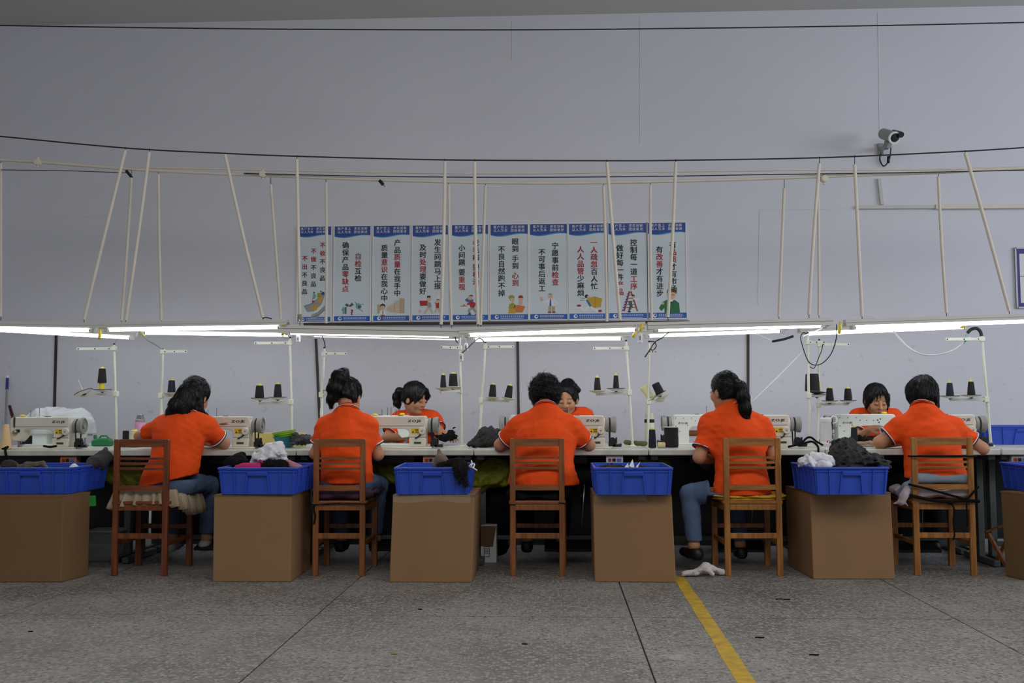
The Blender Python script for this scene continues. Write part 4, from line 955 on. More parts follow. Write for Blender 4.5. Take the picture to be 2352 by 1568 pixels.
# ------------------------------------------------------------------ chairs
YC = 6.32
def make_chair(mat, label, w=.363):
    t = thing('wooden_chair', label, 'chair')
    m = M[mat]; hx = w / 2 - .0185; H = .871; D = .40
    for s in (-1, 1):
        part('back_post', MB().prism([(s * hx - .0185, 0), (s * hx + .0185, 0), (s * hx + .0175, H - .008), (s * hx + .010, H), (s * hx - .0175, H)], -.014, .014), m, t, bevel=.003)
        part('front_leg', MB().box((s * (hx + .012), D, .2175), (.038, .036, .435)), m, t, bevel=.003)
        part('side_rail', MB().beam((s * hx, .01, .43), (s * (hx + .012), D, .42), .022, .042), m, t, bevel=.003)
        part('side_stretcher', MB().beam((s * hx, .01, .20), (s * (hx + .012), D, .20), .018, .028), m, t, bevel=.003)
    iw = 2 * hx - .034
    def slat(name, z, h, th=.016, bow=.012):
        mb = MB(); N = 6
        for k in range(N):
            x0, x1 = -iw / 2 + iw * k / N, -iw / 2 + iw * (k + 1) / N
            b0, b1 = -bow * (1 - (2 * x0 / iw) ** 2), -bow * (1 - (2 * x1 / iw) ** 2)
            mb._add([(x0, b0 - th / 2, z - h / 2), (x1, b1 - th / 2, z - h / 2), (x1, b1 + th / 2, z - h / 2), (x0, b0 + th / 2, z - h / 2), (x0, b0 - th / 2, z + h / 2), (x1, b1 - th / 2, z + h / 2), (x1, b1 + th / 2, z + h / 2), (x0, b0 + th / 2, z + h / 2)],
                    [(3, 2, 1, 0), (4, 5, 6, 7), (0, 1, 5, 4), (2, 3, 7, 6)] + ([(3, 0, 4, 7)] if k == 0 else []) + ([(1, 2, 6, 5)] if k == N - 1 else []))
        return part(name, mb, M[mat + '_rail'], t, fix=False)
    slat('top_rail', .846, .05, .02)
    for z in (.747, .715, .682): slat('back_slat', z, .015, .014)
    slat('back_rail', .558, .033)
    part('seat', MB().box((0, D / 2 + .012, .463), (w + .012, D + .045, .022)), M[mat + '_rail'], t, bevel=.005)
    part('rear_rail', MB().box((0, .002, .432), (iw + .01, .02, .036)), m, t, bevel=.003)
    part('front_rail', MB().box((0, D, .425), (iw + .03, .02, .045)), m, t, bevel=.003)
    part('rear_stretcher', MB().box((0, 0, .252), (iw + .01, .018, .034)), m, t, bevel=.003)
    part('front_stretcher', MB().box((0, D, .27), (iw + .03, .018, .032)), m, t, bevel=.003)
    return t
CH = [(320, 1320, 'wood_red', .363, 'red-brown wooden chair of the first worker, frilled cover on it', .0), (778, 1320, 'wood', .338, 'brown wooden chair of the second worker, purple cushion tied on', .015),
      (1235, 1317, 'wood', .352, 'brown wooden chair of the curly haired worker', .0), (1732, 1325, 'wood_yellow', .366, 'honey-brown wooden chair of the worker with the low ponytail', .015), (2172, 1314, 'wood_yellow', .385, 'honey-brown wooden chair wrapped with dark straps', -.02)]
CHX = []
for x, y, mt, w, lb, rz in CH:
    p = PZ(x, 1322 if x != 2172 else 1321, 0); c = make_chair(mt, lb, w); c.location = (p.x, p.y, 0); c.rotation_euler = (0, 0, rz); c['group'] = 'workers\' wooden chairs'; CHX.append(p)
fc = make_chair('wood', 'x')
for i, (x, lb) in enumerate([(950, 'brown chair of the far woman with ponytail'), (1300, 'brown chair of the far woman with the headband'), (1606, 'empty brown chair of the far row, its top rail visible beside the white machine'), (2012, 'brown chair of the far woman at right')]):
    loc = (P(x, 990, 8.55).x, 8.55, 0)
    if i == 0: fc.location = loc; fc.rotation_euler = (0, 0, math.pi); fc['label'] = lb; fc['group'] = 'far row chairs'
    else: dup(fc, loc, math.pi, lb, 'far row chairs')
# straps on the fifth chair, cushions
def ring_strap(cx, cy, z0, z1, w, mat, label, r=.006):
    pts = []
    for a in range(0, 360, 15):
        t = math.radians(a); ux = max(-1, min(1, 1.3 * math.cos(t))); uy = max(-1, min(1, 1.3 * math.sin(t)))
        pts.append((cx + ux * (w / 2 + .008), cy + uy * .026, z0 + (z1 - z0) * (ux + 1) / 2))
    mb = MB().tube(pts, r, 6, closed=True)
    return mb
p = CHX[4]
q = thing('chair_straps', 'dark fabric straps tied around the rightmost chair\'s back and seat', 'strap', (p.x, p.y, .43))
part('upper_strap', ring_strap(p.x, p.y - .008, .752, .752, .40, 'black_cloth', ''), 'black_cloth', q, True, world=True)
part('middle_strap', MB().tube(spline([(p.x - .225, p.y - .03, .575), (p.x - .1, p.y - .032, .545), (p.x + .06, p.y - .034, .50), (p.x + .13, p.y - .034, .485), (p.x + .17, p.y - .034, .52), (p.x + .215, p.y - .02, .56)], 6), .0075, 6), 'black_cloth', q, True, world=True)
part('lower_strap', MB().tube(spline([(p.x - .215, p.y - .028, .505), (p.x - .1, p.y - .034, .478), (p.x + .0, p.y - .036, .468), (p.x + .12, p.y - .034, .472), (p.x + .215, p.y - .024, .468)], 6), .011, 6), 'black_cloth', q, True, world=True)
part('knot', MB().ball((p.x + .03, p.y - .04, .462), (.022, .016, .016)), 'black_cloth', q, True, world=True)
part('loose_end', MB().tube(spline([(p.x + .03, p.y - .04, .46), (p.x + .05, p.y - .04, .42), (p.x + .045, p.y - .036, .34), (p.x + .05, p.y - .034, .26), (p.x + .04, p.y - .034, .225)], 6), .005, 6).tube(spline([(p.x + .14, p.y - .036, .49), (p.x + .13, p.y - .036, .44), (p.x + .135, p.y - .034, .36), (p.x + .13, p.y - .034, .31)], 6), .005, 6), 'black_cloth', q, True, world=True)
M['beige_frill'] = pm('beige_frilled_cloth', (176, 158, 132), .9, .2, 10, .25, 60)
def frill_cover():
    p = CHX[0]; mb = MB(); N = 300; w, d = .22, .235; rows = []
    rng = random.Random(5)
    per = []
    for i in range(N):
        a = 2 * math.pi * i / N
        ux = max(-1, min(1, 1.25 * math.cos(a))); uy = max(-1, min(1, 1.25 * math.sin(a)))
        per.append((ux, uy))
    top = .512
    for lv in range(7):
        row = []
        for i, (ux, uy) in enumerate(per):
            ph = i / N * 2 * math.pi
            f = math.sin(ph * 31 + 1.4 * math.sin(ph * 5)) + .5 * math.sin(ph * 47 + 1)
            s = [0, .5, .92, 1.0, 1.03, 1.06, 1.09][lv]; z = [top, top + .006, top, top - .012, top - .035, top - .06, top - .085][lv]
            am = [0, 0, .002, .007, .014, .018, .020][lv]
            low = .02 * math.sin(ph * 2 + 1) + .05 * max(0, math.cos(ph - .6)) if lv > 3 else 0
            x = p.x + .012 + ux * (w * s + am * f); y = p.y + .225 + uy * ((d - (.0 if uy > 0 else .032)) * s + am * f * (1 if uy > 0 else .8))
            row.append((x, y, z + (.03 if uy < -.8 else 0) * (lv in (2, 3)) - low * (lv - 3) / 3 + .007 * f * (lv > 3)))
        rows.append(row)
    o = len(mb.v); mb.v.extend(v for r in rows for v in r)
    for l in range(6):
        for i in range(N):
            j = (i + 1) % N; mb.f.append((l * N + i, l * N + j, (l + 1) * N + j, (l + 1) * N + i))
    me = mb.mesh('frilled_seat_cover', (p.x, p.y + .2, .475))
    ob = part('frilled_seat_cover', me, 'beige_frill', None, True); ob.location = (p.x, p.y + .2, .475)
    ob.modifiers.new('thick', 'SOLIDIFY').thickness = .004
    return ob
tag(frill_cover(), 'beige frilled cloth cover draped over the first worker\'s seat', 'seat cover')
def cushion(ci_, mat, label, z=.475, th=.05, sag=.0, dx=0, w=.2, d=.2):
    p = CHX[ci_]
    return lump('seat_cushion', [((p.x + dx, p.y + .22, z + th / 2), (w, d, th / 2)), ((p.x + dx - w * .6, p.y + .1, z + th / 2), (w * .4, d * .4, th * .45)), ((p.x + dx + w * .6, p.y + .1, z + th / 2), (w * .4, d * .4, th * .45)), ((p.x + dx - w * .6, p.y + .34, z + th / 2), (w * .4, d * .4, th * .45)), ((p.x + dx + w * .6, p.y + .34, z + th / 2), (w * .4, d * .4, th * .45))], mat, .007, .003, 30, 3, .05, z, label=label, cat='cushion')
cushion(1, pm('purple_cushion', (74, 48, 66), .85, .2, 12), 'dark purple cushion on the second worker\'s chair', th=.07)
cushion(2, 'black_cloth', 'black cushion on the curly haired worker\'s chair', th=.05)
cushion(3, pm('yellow_cushion', (196, 150, 36), .85), 'flat yellow cushion on the chair of the low ponytail worker', th=.022)
cushion(4, pm('pink_cushion', (206, 190, 196), .9, .12, 8), 'pale pink cushion strapped to the rightmost chair', th=.075, w=.225)
p = CHX[4]
lump('backrest_pillow', [((p.x - .15, p.y + .046, .607), (p.x + .16, p.y + .046, .602), .033, .033), ((p.x - .2, p.y + .075, .55), (p.x - .235, p.y + .11, .51), .035, .025)], pm('grey_blue_pillow', (132, 144, 156), .9, .15, 9), .007, .003, 25, 4, .04, label='grey-blue pillow wedged behind the rightmost worker', cat='pillow')
lump('knotted_scarf', [((p.x - .225, p.y - .0, .54), (p.x - .255, p.y - .02, .50), .022, .026), ((p.x - .255, p.y - .02, .50), (p.x - .275, p.y - .03, .462), .024, .022), ((p.x - .275, p.y - .03, .462), (p.x - .32, p.y - .03, .455), .012, .005), ((p.x - .26, p.y - .03, .47), (p.x - .235, p.y - .035, .44), .012, .004)], pm('mauve_scarf', (168, 152, 158), .9), .005, .002, 60, 2, .015, label='mauve scarf knotted on the left post of the rightmost chair', cat='scarf')
# dark ties on chairs two and three
p = CHX[1]
q = thing('cushion_tie', 'dark cushion tie knotted on the left post of the second chair', 'tie', (p.x - .16, p.y, .35))
part('loop', MB().tube(spline([(p.x - .18, p.y - .02, .455), (p.x - .15, p.y - .022, .452), (p.x, p.y - .02, .462), (p.x + .17, p.y - .022, .458), (p.x + .20, p.y + .01, .46)], 6), .0035, 6), 'black_cloth', q, True, world=True)
part('tail', MB().tube(spline([(p.x - .155, p.y - .022, .455), (p.x - .16, p.y - .022, .42), (p.x - .15, p.y - .024, .38), (p.x - .158, p.y - .022, .33)], 6), .006, 6), 'black_cloth', q, True, world=True)
p = CHX[2]
q = thing('cushion_tie', 'thin dark cushion ties on the posts of the third chair', 'tie', (p.x, p.y, .46))
part('loop', MB().tube([(p.x - .185, p.y - .018, .452), (p.x - .14, p.y - .018, .45)], .003, 6).tube([(p.x + .135, p.y - .018, .463), (p.x + .185, p.y - .018, .458)], .003, 6), 'black_cloth', q, True, world=True, split=True)

# ------------------------------------------------------------------ cardboard boxes and blue crates
BH = .535
def carton(fl_, fr_, depth, skew, label, tape=None, mat='cardboard', topx=(0, 0), bl=None, br=None):
    A_, B_ = PZ(*fl_, 0), PZ(*fr_, 0)
    C_ = PZ(*br, 0) if br else B_ + Vector((skew, depth, 0)); D_ = PZ(*bl, 0) if bl else A_ + Vector((skew, depth, 0))
    q = thing('cardboard_box', label, 'cardboard box', ((A_ + B_ + C_ + D_) / 4), 0, 'cardboard boxes under the crates')
    up = [A_ + Vector((topx[0], 0, BH)), B_ + Vector((topx[1], 0, BH)), C_ + Vector((topx[1], 0, BH)), D_ + Vector((topx[0], 0, BH))]
    mb = MB(); mb._add([A_, B_, C_, D_] + up, [(3, 2, 1, 0), (4, 5, 6, 7), (0, 1, 5, 4), (1, 2, 6, 5), (2, 3, 7, 6), (3, 0, 4, 7)])
    part('carton', mb, mat, q, world=True, bevel=.006, seg=2)
    for k, (a, b) in enumerate(((0, 1), (1, 2), (3, 0))):
        pa, pb = [A_, B_, C_, D_][a], [A_, B_, C_, D_][b]; ua, ub = up[a], up[b]
        nrm = (pb - pa).cross(Vector((0, 0, 1))).normalized() * .0012
        part('top_fold', MB().poly([ua + nrm * 1 - Vector((0, 0, .012)), ub + nrm - Vector((0, 0, .012)), ub + nrm - Vector((0, 0, .002)), ua + nrm - Vector((0, 0, .002))]), 'cardboard_dark', q, world=True)
    if tape:
        mb = MB(); n_ = 12; rng = random.Random(len(label)); f0, f1 = tape
        for k in range(n_):
            a0, a1 = f0 + (f1 - f0) * k / n_, f0 + (f1 - f0) * (k + 1) / n_
            pa, pb = up[0].lerp(up[1], a0), up[0].lerp(up[1], a1)
            ha, hb = .045 + .008 * math.sin(a0 * 9), .045 + .008 * math.sin(a1 * 9)
            oo = Vector((0, -.0025, 0))
            mb.poly([pa + oo - Vector((0, 0, ha)), pb + oo - Vector((0, 0, hb)), pb + oo, pa + oo]).poly([pa + oo, pb + oo, pb + Vector((0, .03, .002)), pa + Vector((0, .03, .002))])
        part('packing_tape', mb, 'tape_clear', q, True, world=True)
    return q
carton((-170, 1338), (140, 1337), .4, 0, 'brown cardboard box at the left edge, its corner bent', mat='cardboard_dark', bl=(-80, 1316), br=(203, 1321))
carton((488, 1336), (667, 1336), .5, 0, 'brown cardboard box between the first and second chairs')
carton((894, 1337), (1083, 1338), .55, 0, 'brown cardboard box with clear tape along its top, third from left', (.0, .95), topx=(.02, .02))
carton((1366, 1336), (1553, 1338), .5, 0, 'brown cardboard box with shiny tape label, beside the yellow floor line', (.02, .68), topx=(-.006, -.02))
carton((1868, 1330), (2056, 1330), 0.54, -.03, 'brown cardboard box showing its dark left side, fifth from left', topx=(-.008, -.012))
carton((2368, 1336), (2530, 1338), .4, 0, 'brown cardboard box at the right edge', mat='cardboard_dark', topx=(-.015, 0), bl=(2310, 1323), br=(2480, 1322))
def make_crate(label, w=.49, d=.53, H=.165):
    t = thing('blue_crate', label, 'crate'); T = .012
    # tapered open tray; origin at the front bottom centre, +Y is the depth
    bx, by = w / 2 - .012, .012
    def ringv(ox, oy, z): return [(-w / 2 + ox, oy, z), (w / 2 - ox, oy, z), (w / 2 - ox, d - oy, z), (-w / 2 + ox, d - oy, z)]
    o0, o1 = ringv(.014, .014, 0), ringv(0, 0, H); i1, i0 = ringv(.008, .008, H), ringv(.021, .021, .006)
    mb = MB(); mb._add(o0 + o1 + i1 + i0, [(3, 2, 1, 0)] + [(k, (k + 1) % 4, 4 + (k + 1) % 4, 4 + k) for k in range(4)] + [(4 + k, 4 + (k + 1) % 4, 8 + (k + 1) % 4, 8 + k) for k in range(4)] + [(8 + k, 8 + (k + 1) % 4, 12 + (k + 1) % 4, 12 + k) for k in range(4)] + [(12, 13, 14, 15)])
    part('shell', mb, 'blue', t)
    rm = MB()
    for (x0, y0, x1, y1) in ((-w / 2 - .008, -.008, w / 2 + .008, .004), (-w / 2 - .008, d - .004, w / 2 + .008, d + .008), (-w / 2 - .008, .004, -w / 2 + .004, d - .004), (w / 2 - .004, .004, w / 2 + .008, d - .004)):
        rm.box2((x0, y0, H - .012), (x1, y1, H + .002))
    part('rim', rm, 'blue', t, bevel=.003)
    rm = MB()
    for (x0, y0, x1, y1) in ((-w / 2 - .005, -.005, w / 2 + .005, .004), (-w / 2 - .005, .004, -w / 2 + .004, d - .004), (w / 2 - .004, .004, w / 2 + .005, d - .004)):
        rm.box2((x0, y0, H - .028), (x1, y1, H - .024))
    part('rim_bead', rm, 'blue', t)
    for u in (-.47, -.30, .30, .47):
        part('rib', MB().beam((u * (w - .02), .009, .004), (u * w, -.004, H - .014), .006, .012, up=(0, 1, 0)), 'blue', t)
    for s in (-1, 1):
        for v in (.04, .24, .42, .58, .76, .96):
            part('rib', MB().beam((s * (w / 2 - .009), .02 + v * (d - .04), .004), (s * (w / 2 + .003), v * d, H - .014), .006, .012, up=(1, 0, 0)), 'blue', t)
    part('handle', MB().beam((0, -.004, H - .048), (0, -.010, H - .022), w * .25, .02, up=(0, 1, 0)), 'blue', t, bevel=.004)
    for s in (-1, 1): part('handle_rib', MB().beam((s * w * .155, .009, .004), (s * w * .125, -.004, H - .03), .007, .014, up=(0, 1, 0)), 'blue', t)
    return t
crate = make_crate('x')
CP = [(-20, 160, 'blue plastic crate at the left edge holding brown fabrics', 6.14, 0), (503, 681, 'blue plastic crate with the white bag and pink pouch', 6.13, 0), (908, 1078, 'blue plastic crate with black fur hanging over its front', 6.14, .03),
      (1366, 1543, 'blue plastic crate filled with dark lace and paper tags', 6.12, 0), (1870, 2040, 'blue plastic crate heaped with black ruffles and white bags', 6.15, 0.02), (2388, 2556, 'blue plastic crate at the right edge', 6.17, 0)]
CRX = []
for i, (x0, x1, lb, Y, rz) in enumerate(CP):
    a, b = P(x0, 1078, Y), P(x1, 1078, Y); cx = (a.x + b.x) / 2; sx = (b.x - a.x) / .49
    loc = (cx, Y, BH + .002)
    if i == 0: crate.location = loc; crate['label'] = lb; crate['group'] = 'blue crates on cardboard boxes'; crate.scale = (sx, 1, 1)
    else: dup(crate, loc, rz, lb, 'blue crates on cardboard boxes', (sx, 1, 1))
    CRX.append((cx, Y))
p = P(2262, 1010, 7.55)
dup(crate, (p.x + .28, 7.5, TOPZ + .001), 0, 'blue plastic crate standing on the far table at the right edge', 'blue crates', (1.15, .75, .82))

# ------------------------------------------------------------------ things in the crates
cz0 = BH + .012
M['brown_fab'] = pm('taupe_fabric', (112, 98, 84), .9, .35, 10, .3, 40); M['dkbrown'] = pm('dark_brown_fabric', (46, 40, 36), .9, .3, 12, .3, 40)
M['pinkfab'] = pm('hot_pink_fabric', (196, 34, 108), .8, .15, 12, .2, 60); M['palepink'] = pm('pale_pink_fabric', (190, 128, 140), .85, .2, 12, .3, 50)
M['char'] = pm('charcoal_fabric', (52, 50, 50), .9, .35, 12, .4, 40); M['fur'] = pm('black_fur', (20, 18, 18), .85, .3, 60, .9, 140)
def W(x, y, Y): return tuple(P(x, y, Y))
x0, y0 = CRX[0]
lump('fabric_bundle', [((x0 - .02, y0 + .2, cz0 + .05), (.2, .16, .06)), (W(20, 1073, 6.3), (.06, .06, .05)), (W(-60, 1070, 6.35), (.09, .08, .06))], 'dkbrown', .008, .006, 45, 1, .05, cz0, label='dark brown fabric bundle in the leftmost crate', cat='fabric')
lump('fabric_piece', [(W(62, 1070, 6.28), W(100, 1064, 6.28), .03, .012), (W(98, 1064, 6.28), W(110, 1076, 6.25), .012, .008), (W(35, 1072, 6.3), W(60, 1076, 6.3), .02, .02)], 'brown_fab', .006, .003, 60, 2, .02, label='folded taupe fabric piece sticking out of the leftmost crate', cat='fabric')
lump('plastic_scrap', [(W(168, 1074, 6.3), (.022, .02, .03)), (W(176, 1078, 6.3), (.03, .02, .02))], 'bag_white', .005, .006, 70, 3, .02, label='crumpled white plastic scrap in the leftmost crate', cat='plastic scrap')
lump('draped_fabric', [(W(243, 1030, 6.84), W(238, 1050, 6.7), .014, .04), (W(238, 1050, 6.7), W(215, 1066, 6.55), .05, .05), (W(215, 1062, 6.5), W(200, 1072, 6.42), .045, .02), (W(245, 1052, 6.7), W(232, 1070, 6.6), .03, .03)], 'char', .007, .004, 50, 4, .03, label='charcoal fabric hanging from the table into the leftmost crate', cat='fabric')
x0, y0 = CRX[1]
lump('fabric_bundle', [((x0, y0 + .26, cz0 + .05), (.2, .2, .07)), (W(545, 1062, 6.4), (.08, .06, .04)), (W(556, 1045, 6.45), W(535, 1066, 6.4), .02, .04)], 'black_cloth', .008, .005, 45, 5, .05, cz0, label='black fabric bundle behind the pink pouch', cat='fabric')
lump('plastic_bag', [(W(610, 1052, 6.42), (.085, .07, .05)), (W(632, 1040, 6.42), (.07, .06, .06)), (W(585, 1058, 6.42), W(620, 1030, 6.42), .03, .04), (W(640, 1026, 6.42), (.03, .03, .03)), (W(652, 1050, 6.4), (.03, .03, .05))], 'bag_white', .007, .011, 24, 6, .04, label='crumpled white plastic bag heaped on the second crate', cat='plastic bag', ridge=True)
q = thing('pouch', 'hot pink pouch with a strap loop in the second crate', 'pouch', P(560, 1080, 6.24))
part('body', lump('body', [(W(545, 1074, 6.26), W(590, 1074, 6.26), .022, .028), (W(560, 1070, 6.27), W(590, 1072, 6.27), .02, .025)], 'pinkfab', .005, .002, 60, 1, .02).data, None, q) if False else None
lump('body', [(W(545, 1075, 6.26), W(592, 1075, 6.26), .022, .028), (W(560, 1070, 6.27), W(590, 1072, 6.27), .02, .025)], 'pinkfab', .005, .002, 60, 1, .02, parent=q)
part('strap_loop', MB().tube(spline([P(589, 1068, 6.26), P(593, 1060, 6.26), P(599, 1057, 6.26), P(604, 1066, 6.26), P(603, 1075, 6.26)], 6), .006, 6), 'pinkfab', q, True, world=True)
lump('fur_trim', [(W(610, 1070, 6.28), W(652, 1070, 6.28), .025, .028), (W(630, 1064, 6.3), W(645, 1070, 6.28), .02, .02)], 'fur', .005, .007, 70, 7, .02, label='black fluffy trim lying between the pink pouch and pink fabric', cat='fur trim')
lump('fabric_piece', [(W(656, 1066, 6.36), W(688, 1070, 6.36), .025, .018), (W(660, 1064, 6.38), (.03, .03, .02))], 'palepink', .006, .004, 60, 8, .02, label='pale pink fabric piece at the right of the second crate', cat='fabric')
x0, y0 = CRX[2]
lump('fabric_piece', [(W(1008, 1035, 6.46), W(1014, 1058, 6.42), .012, .035), (W(1014, 1058, 6.42), W(1030, 1068, 6.4), .04, .02), (W(1028, 1066, 6.4), W(1054, 1062, 6.36), .012, .010), (W(1010, 1070, 6.42), (.05, .05, .03)), ((x0 + .03, y0 + .28, cz0 + .05), (.12, .14, .06))], pm('taupe_velvet', (118, 100, 84), .85, .3, 9, .2, 40), .006, .003, 50, 9, .025, cz0, label='taupe fabric standing up in the third crate', cat='fabric')
lump('fur_tail', [(W(1052, 1064, 6.22), W(1062, 1074, 6.12), .028, .03), (W(1060, 1072, 6.12), W(1056, 1108, 6.115), .026, .006), (W(1062, 1074, 6.12), W(1070, 1112, 6.115), .024, .005), (W(1050, 1074, 6.12), W(1048, 1098, 6.115), .018, .005), (W(1052, 1064, 6.22), W(1010, 1072, 6.3), .025, .02)], 'fur', .005, .006, 70, 10, .012, label='black fur hanging over the front of the third crate', cat='fur')
q = thing('string_tie', 'white string tied to the right corner of the third crate', 'string', P(1088, 1072, 6.2))
part('loop', MB().tube(spline([P(1074, 1074, 6.13), P(1082, 1066, 6.2), P(1090, 1066, 6.2), P(1086, 1074, 6.14), P(1080, 1070, 6.13), P(1096, 1080, 6.13)], 6), .004, 6).tube(spline([P(1083, 1058, 6.3), P(1084, 1066, 6.25), P(1080, 1074, 6.14)], 5), .0045, 6), 'white', q, True, world=True)
x0, y0 = CRX[3]
lump('lace_heap', [((x0, y0 + .26, cz0 + .06), (.2, .2, .075)), ((x0 - .12, y0 + .3, cz0 + .11), (.1, .12, .05)), ((x0 + .1, y0 + .22, cz0 + .1), (.1, .12, .045))], pm('dark_lace', (36, 32, 31), .85, .4, 50, .8, 90), .006, .012, 48, 11, .05, cz0, label='heap of dark lace in the fourth crate', cat='lace', ridge=True)
def paper(a, b, c, label, Y=6.3):
    A_, B_, C_ = P(*a, Y), P(*b, Y), P(*c, Y + .02)
    mb = MB(); mb.poly([A_, B_, C_]); o = part('paper_tag', mb, 'white', None, loc=A_.copy()); o.modifiers.new('thick', 'SOLIDIFY').thickness = .0008
    tag(o, label, 'paper tag', 'paper tags in the fourth crate')
paper((1445, 1070), (1458, 1076), (1453, 1054), 'upright pointed white paper tag with print in the fourth crate')
paper((1458, 1075), (1464, 1076), (1471, 1059), 'white paper tag leaning right in the fourth crate')
paper((1433, 1075), (1446, 1076), (1442, 1063), 'greyish paper tag at the left of the fourth crate tags')
paper((1490, 1080), (1502, 1080), (1499, 1074), 'small white paper tag at the right of the fourth crate')
x0, y0 = CRX[4]
lump('plastic_bag', [(W(1855, 1058, 6.4), (.035, .05, .045)), (W(1842, 1062, 6.4), (.03, .04, .03)), (W(1868, 1066, 6.38), (.03, .04, .03))], 'bag_white', .006, .009, 28, 12, .03, label='small crumpled white bag at the left of the fifth crate', cat='plastic bag', ridge=True)
lump('plastic_bag', [(W(1885, 1054, 6.42), (.06, .06, .045)), (W(1903, 1060, 6.4), (.05, .06, .04)), (W(1870, 1048, 6.44), (.025, .03, .03))], 'bag_white', .006, .008, 22, 13, .03, label='large rounded translucent white bag in the fifth crate', cat='plastic bag', ridge=True)
lump('plastic_bag', [(W(1893, 1069, 6.27), (.055, .05, .035))], 'bag_white', .006, .006, 24, 14, .03, label='white bag bulging at the front rim of the fifth crate', cat='plastic bag', ridge=True)
lump('ruffled_fabric', [((x0 + .05, y0 + .28, cz0 + .07), (.17, .2, .09)), (W(1955, 1055, 6.45), (.12, .12, .09)), (W(1945, 1030, 6.55), (.09, .1, .07)), (W(1953, 1012, 6.65), W(1930, 1036, 6.5), .02, .06), (W(1990, 1058, 6.4), (.10, .1, .06)), (W(2025, 1066, 6.36), (.05, .08, .035)), (W(1912, 1048, 6.5), W(1935, 1030, 6.55), .03, .05)], 'char', .0065, .014, 30, 15, .05, cz0, label='heap of charcoal ruffled fabric spilling over the fifth crate', cat='fabric', ridge=True)
# ------------------------------------------------------------------ things on the tables
def lathe_thing(name, label, cat, base, profs, parts_):
    q = thing(name, label, cat, base)
    for nm, prof, mt in parts_: part(nm, MB().lathe(prof, (0, 0, 0), (0, 0, 1), 22), mt, q, 'auto')
    return q
b = P(321, 1010, 7.5); b.z = TOPZ
lathe_thing('vacuum_flask', 'pink vacuum flask with steel lid left of the first worker', 'flask', b, None, [('body', [(.038, 0), (.04, .01), (.04, .17), (.034, .182)], pm('pink_enamel', (214, 150, 190), .35)), ('collar', [(.036, .182), (.036, .2), (.03, .206)], 'greypaint'), ('lid', [(.028, .206), (.028, .222), (.024, .224), (.024, .236), (.02, .24)], 'steel')])
def tcone(x, Y, hpx, wb, wt, mat, label, core='yellow_plastic'):
    b = P(x, 1000, Y); b.z = TOPZ + .0005; s = SX(Y); return cone(b, (0, 0, 1), wb / 2 / s, wt / 2 / s, hpx / s, mat, label, core)
tcone(289, 7.28, 38, 15, 14, 'thread_black', 'black thread cone on the table left of the first worker', core=None)
tcone(309, 7.22, 40, 22, 17, 'thread_cream', 'cream thread cone on the table in front of the pink flask')
tcone(14, 6.93, 58, 26, 12, pm('peach_thread', (226, 190, 142), .8, .1, 60), 'tall peach cone at the left edge of the table', None)
tcone(1498, 6.98, 42, 18, 14, 'thread_navy', 'navy thread cone standing beside the tall black spool')
tcone(1962, 7.14, 44, 17, 13, 'thread_navy', 'navy thread cone standing in front of the far right machine')
b = P(1542, 1020, 6.98); b.z = TOPZ + .0005
q = thing('thread_spool', 'tall black spool with white flange on the fourth table', 'spool', b)
part('wound_cord', MB().lathe([(.046, .004), (.0495, .02), (.05, .07), (.048, .09), (.05, .12), (.048, .142)], (0, 0, 0), (0, 0, 1), 26), 'thread_black', q, 'auto')
part('flange', MB().lathe([(.05, 0), (.05, .004), (.02, .005)], (0, 0, 0), (0, 0, 1), 26).lathe([(.054, .142), (.056, .144), (.056, .147), (.02, .147)], (0, 0, 0), (0, 0, 1), 26), 'white', q, 'auto', split=True)
b = P(1519, 1020, 6.97); b.z = TOPZ + .022
cone(b - Vector((.028, 0, 0)), (1, 0, 0), .021, .020, .056, 'thread_cream', 'cream thread spool lying on its side beside the tall black spool')
b = P(1492, 1010, 7.52); b.z = TOPZ
lathe_thing('drink_bottle', 'cream drink bottle with black band behind the fourth table\'s stand', 'bottle', b, None, [('body', [(.034, 0), (.036, .01), (.036, .17), (.03, .18)], pm('cream_bottle', (206, 204, 180), .4)), ('band', [(.037, .168), (.038, .17), (.038, .19), (.033, .194)], 'black'), ('cap', [(.031, .194), (.032, .2), (.032, .236), (.028, .24)], pm('cream_bottle2', (206, 204, 186), .4))])
b = P(1898, 1015, 7.2); b.z = TOPZ
q = thing('water_jug', 'clear plastic water jug with white lid beside the fifth stand', 'jug', b)
part('body', MB().lathe([(.042, .0), (.044, .008), (.044, .05), (.038, .06), (.042, .1), (.038, .16), (.036, .175)], (0, 0, 0), (0, 0, 1), 22), clear_plastic('milky_plastic', (226, 228, 230), .3, .25, .0), q, 'auto')
part('lid', MB().lathe([(.038, .174), (.04, .178), (.04, .2), (.03, .206)], (0, 0, 0), (0, 0, 1), 22), 'white', q, 'auto')
part('handle', MB().tube([(.03, -.01, .2), (.05, -.01, .216), (.07, -.01, .21), (.076, -.01, .19), (.068, -.01, .17), (.045, -.01, .165)], .006, 8), 'white', q, True)
part('logo_red', MB().lathe([(.0445, .02), (.0445, .038)], (0, 0, 0), (0, 0, 1), 22, caps=False), 'white', q, 'auto')
part('logo', MB().poly([(-.012, -.0446, .03), (-.002, -.0453, .03), (.002, -.0453, .047), (-.006, -.045, .045)]), pm('logo_red', (196, 40, 46), .5), q, fix=False)
part('logo', MB().poly([(.004, -.0453, .026), (.022, -.0435, .026), (.014, -.0448, .044)]), pm('logo_blue', (50, 110, 190), .5), q, fix=False)
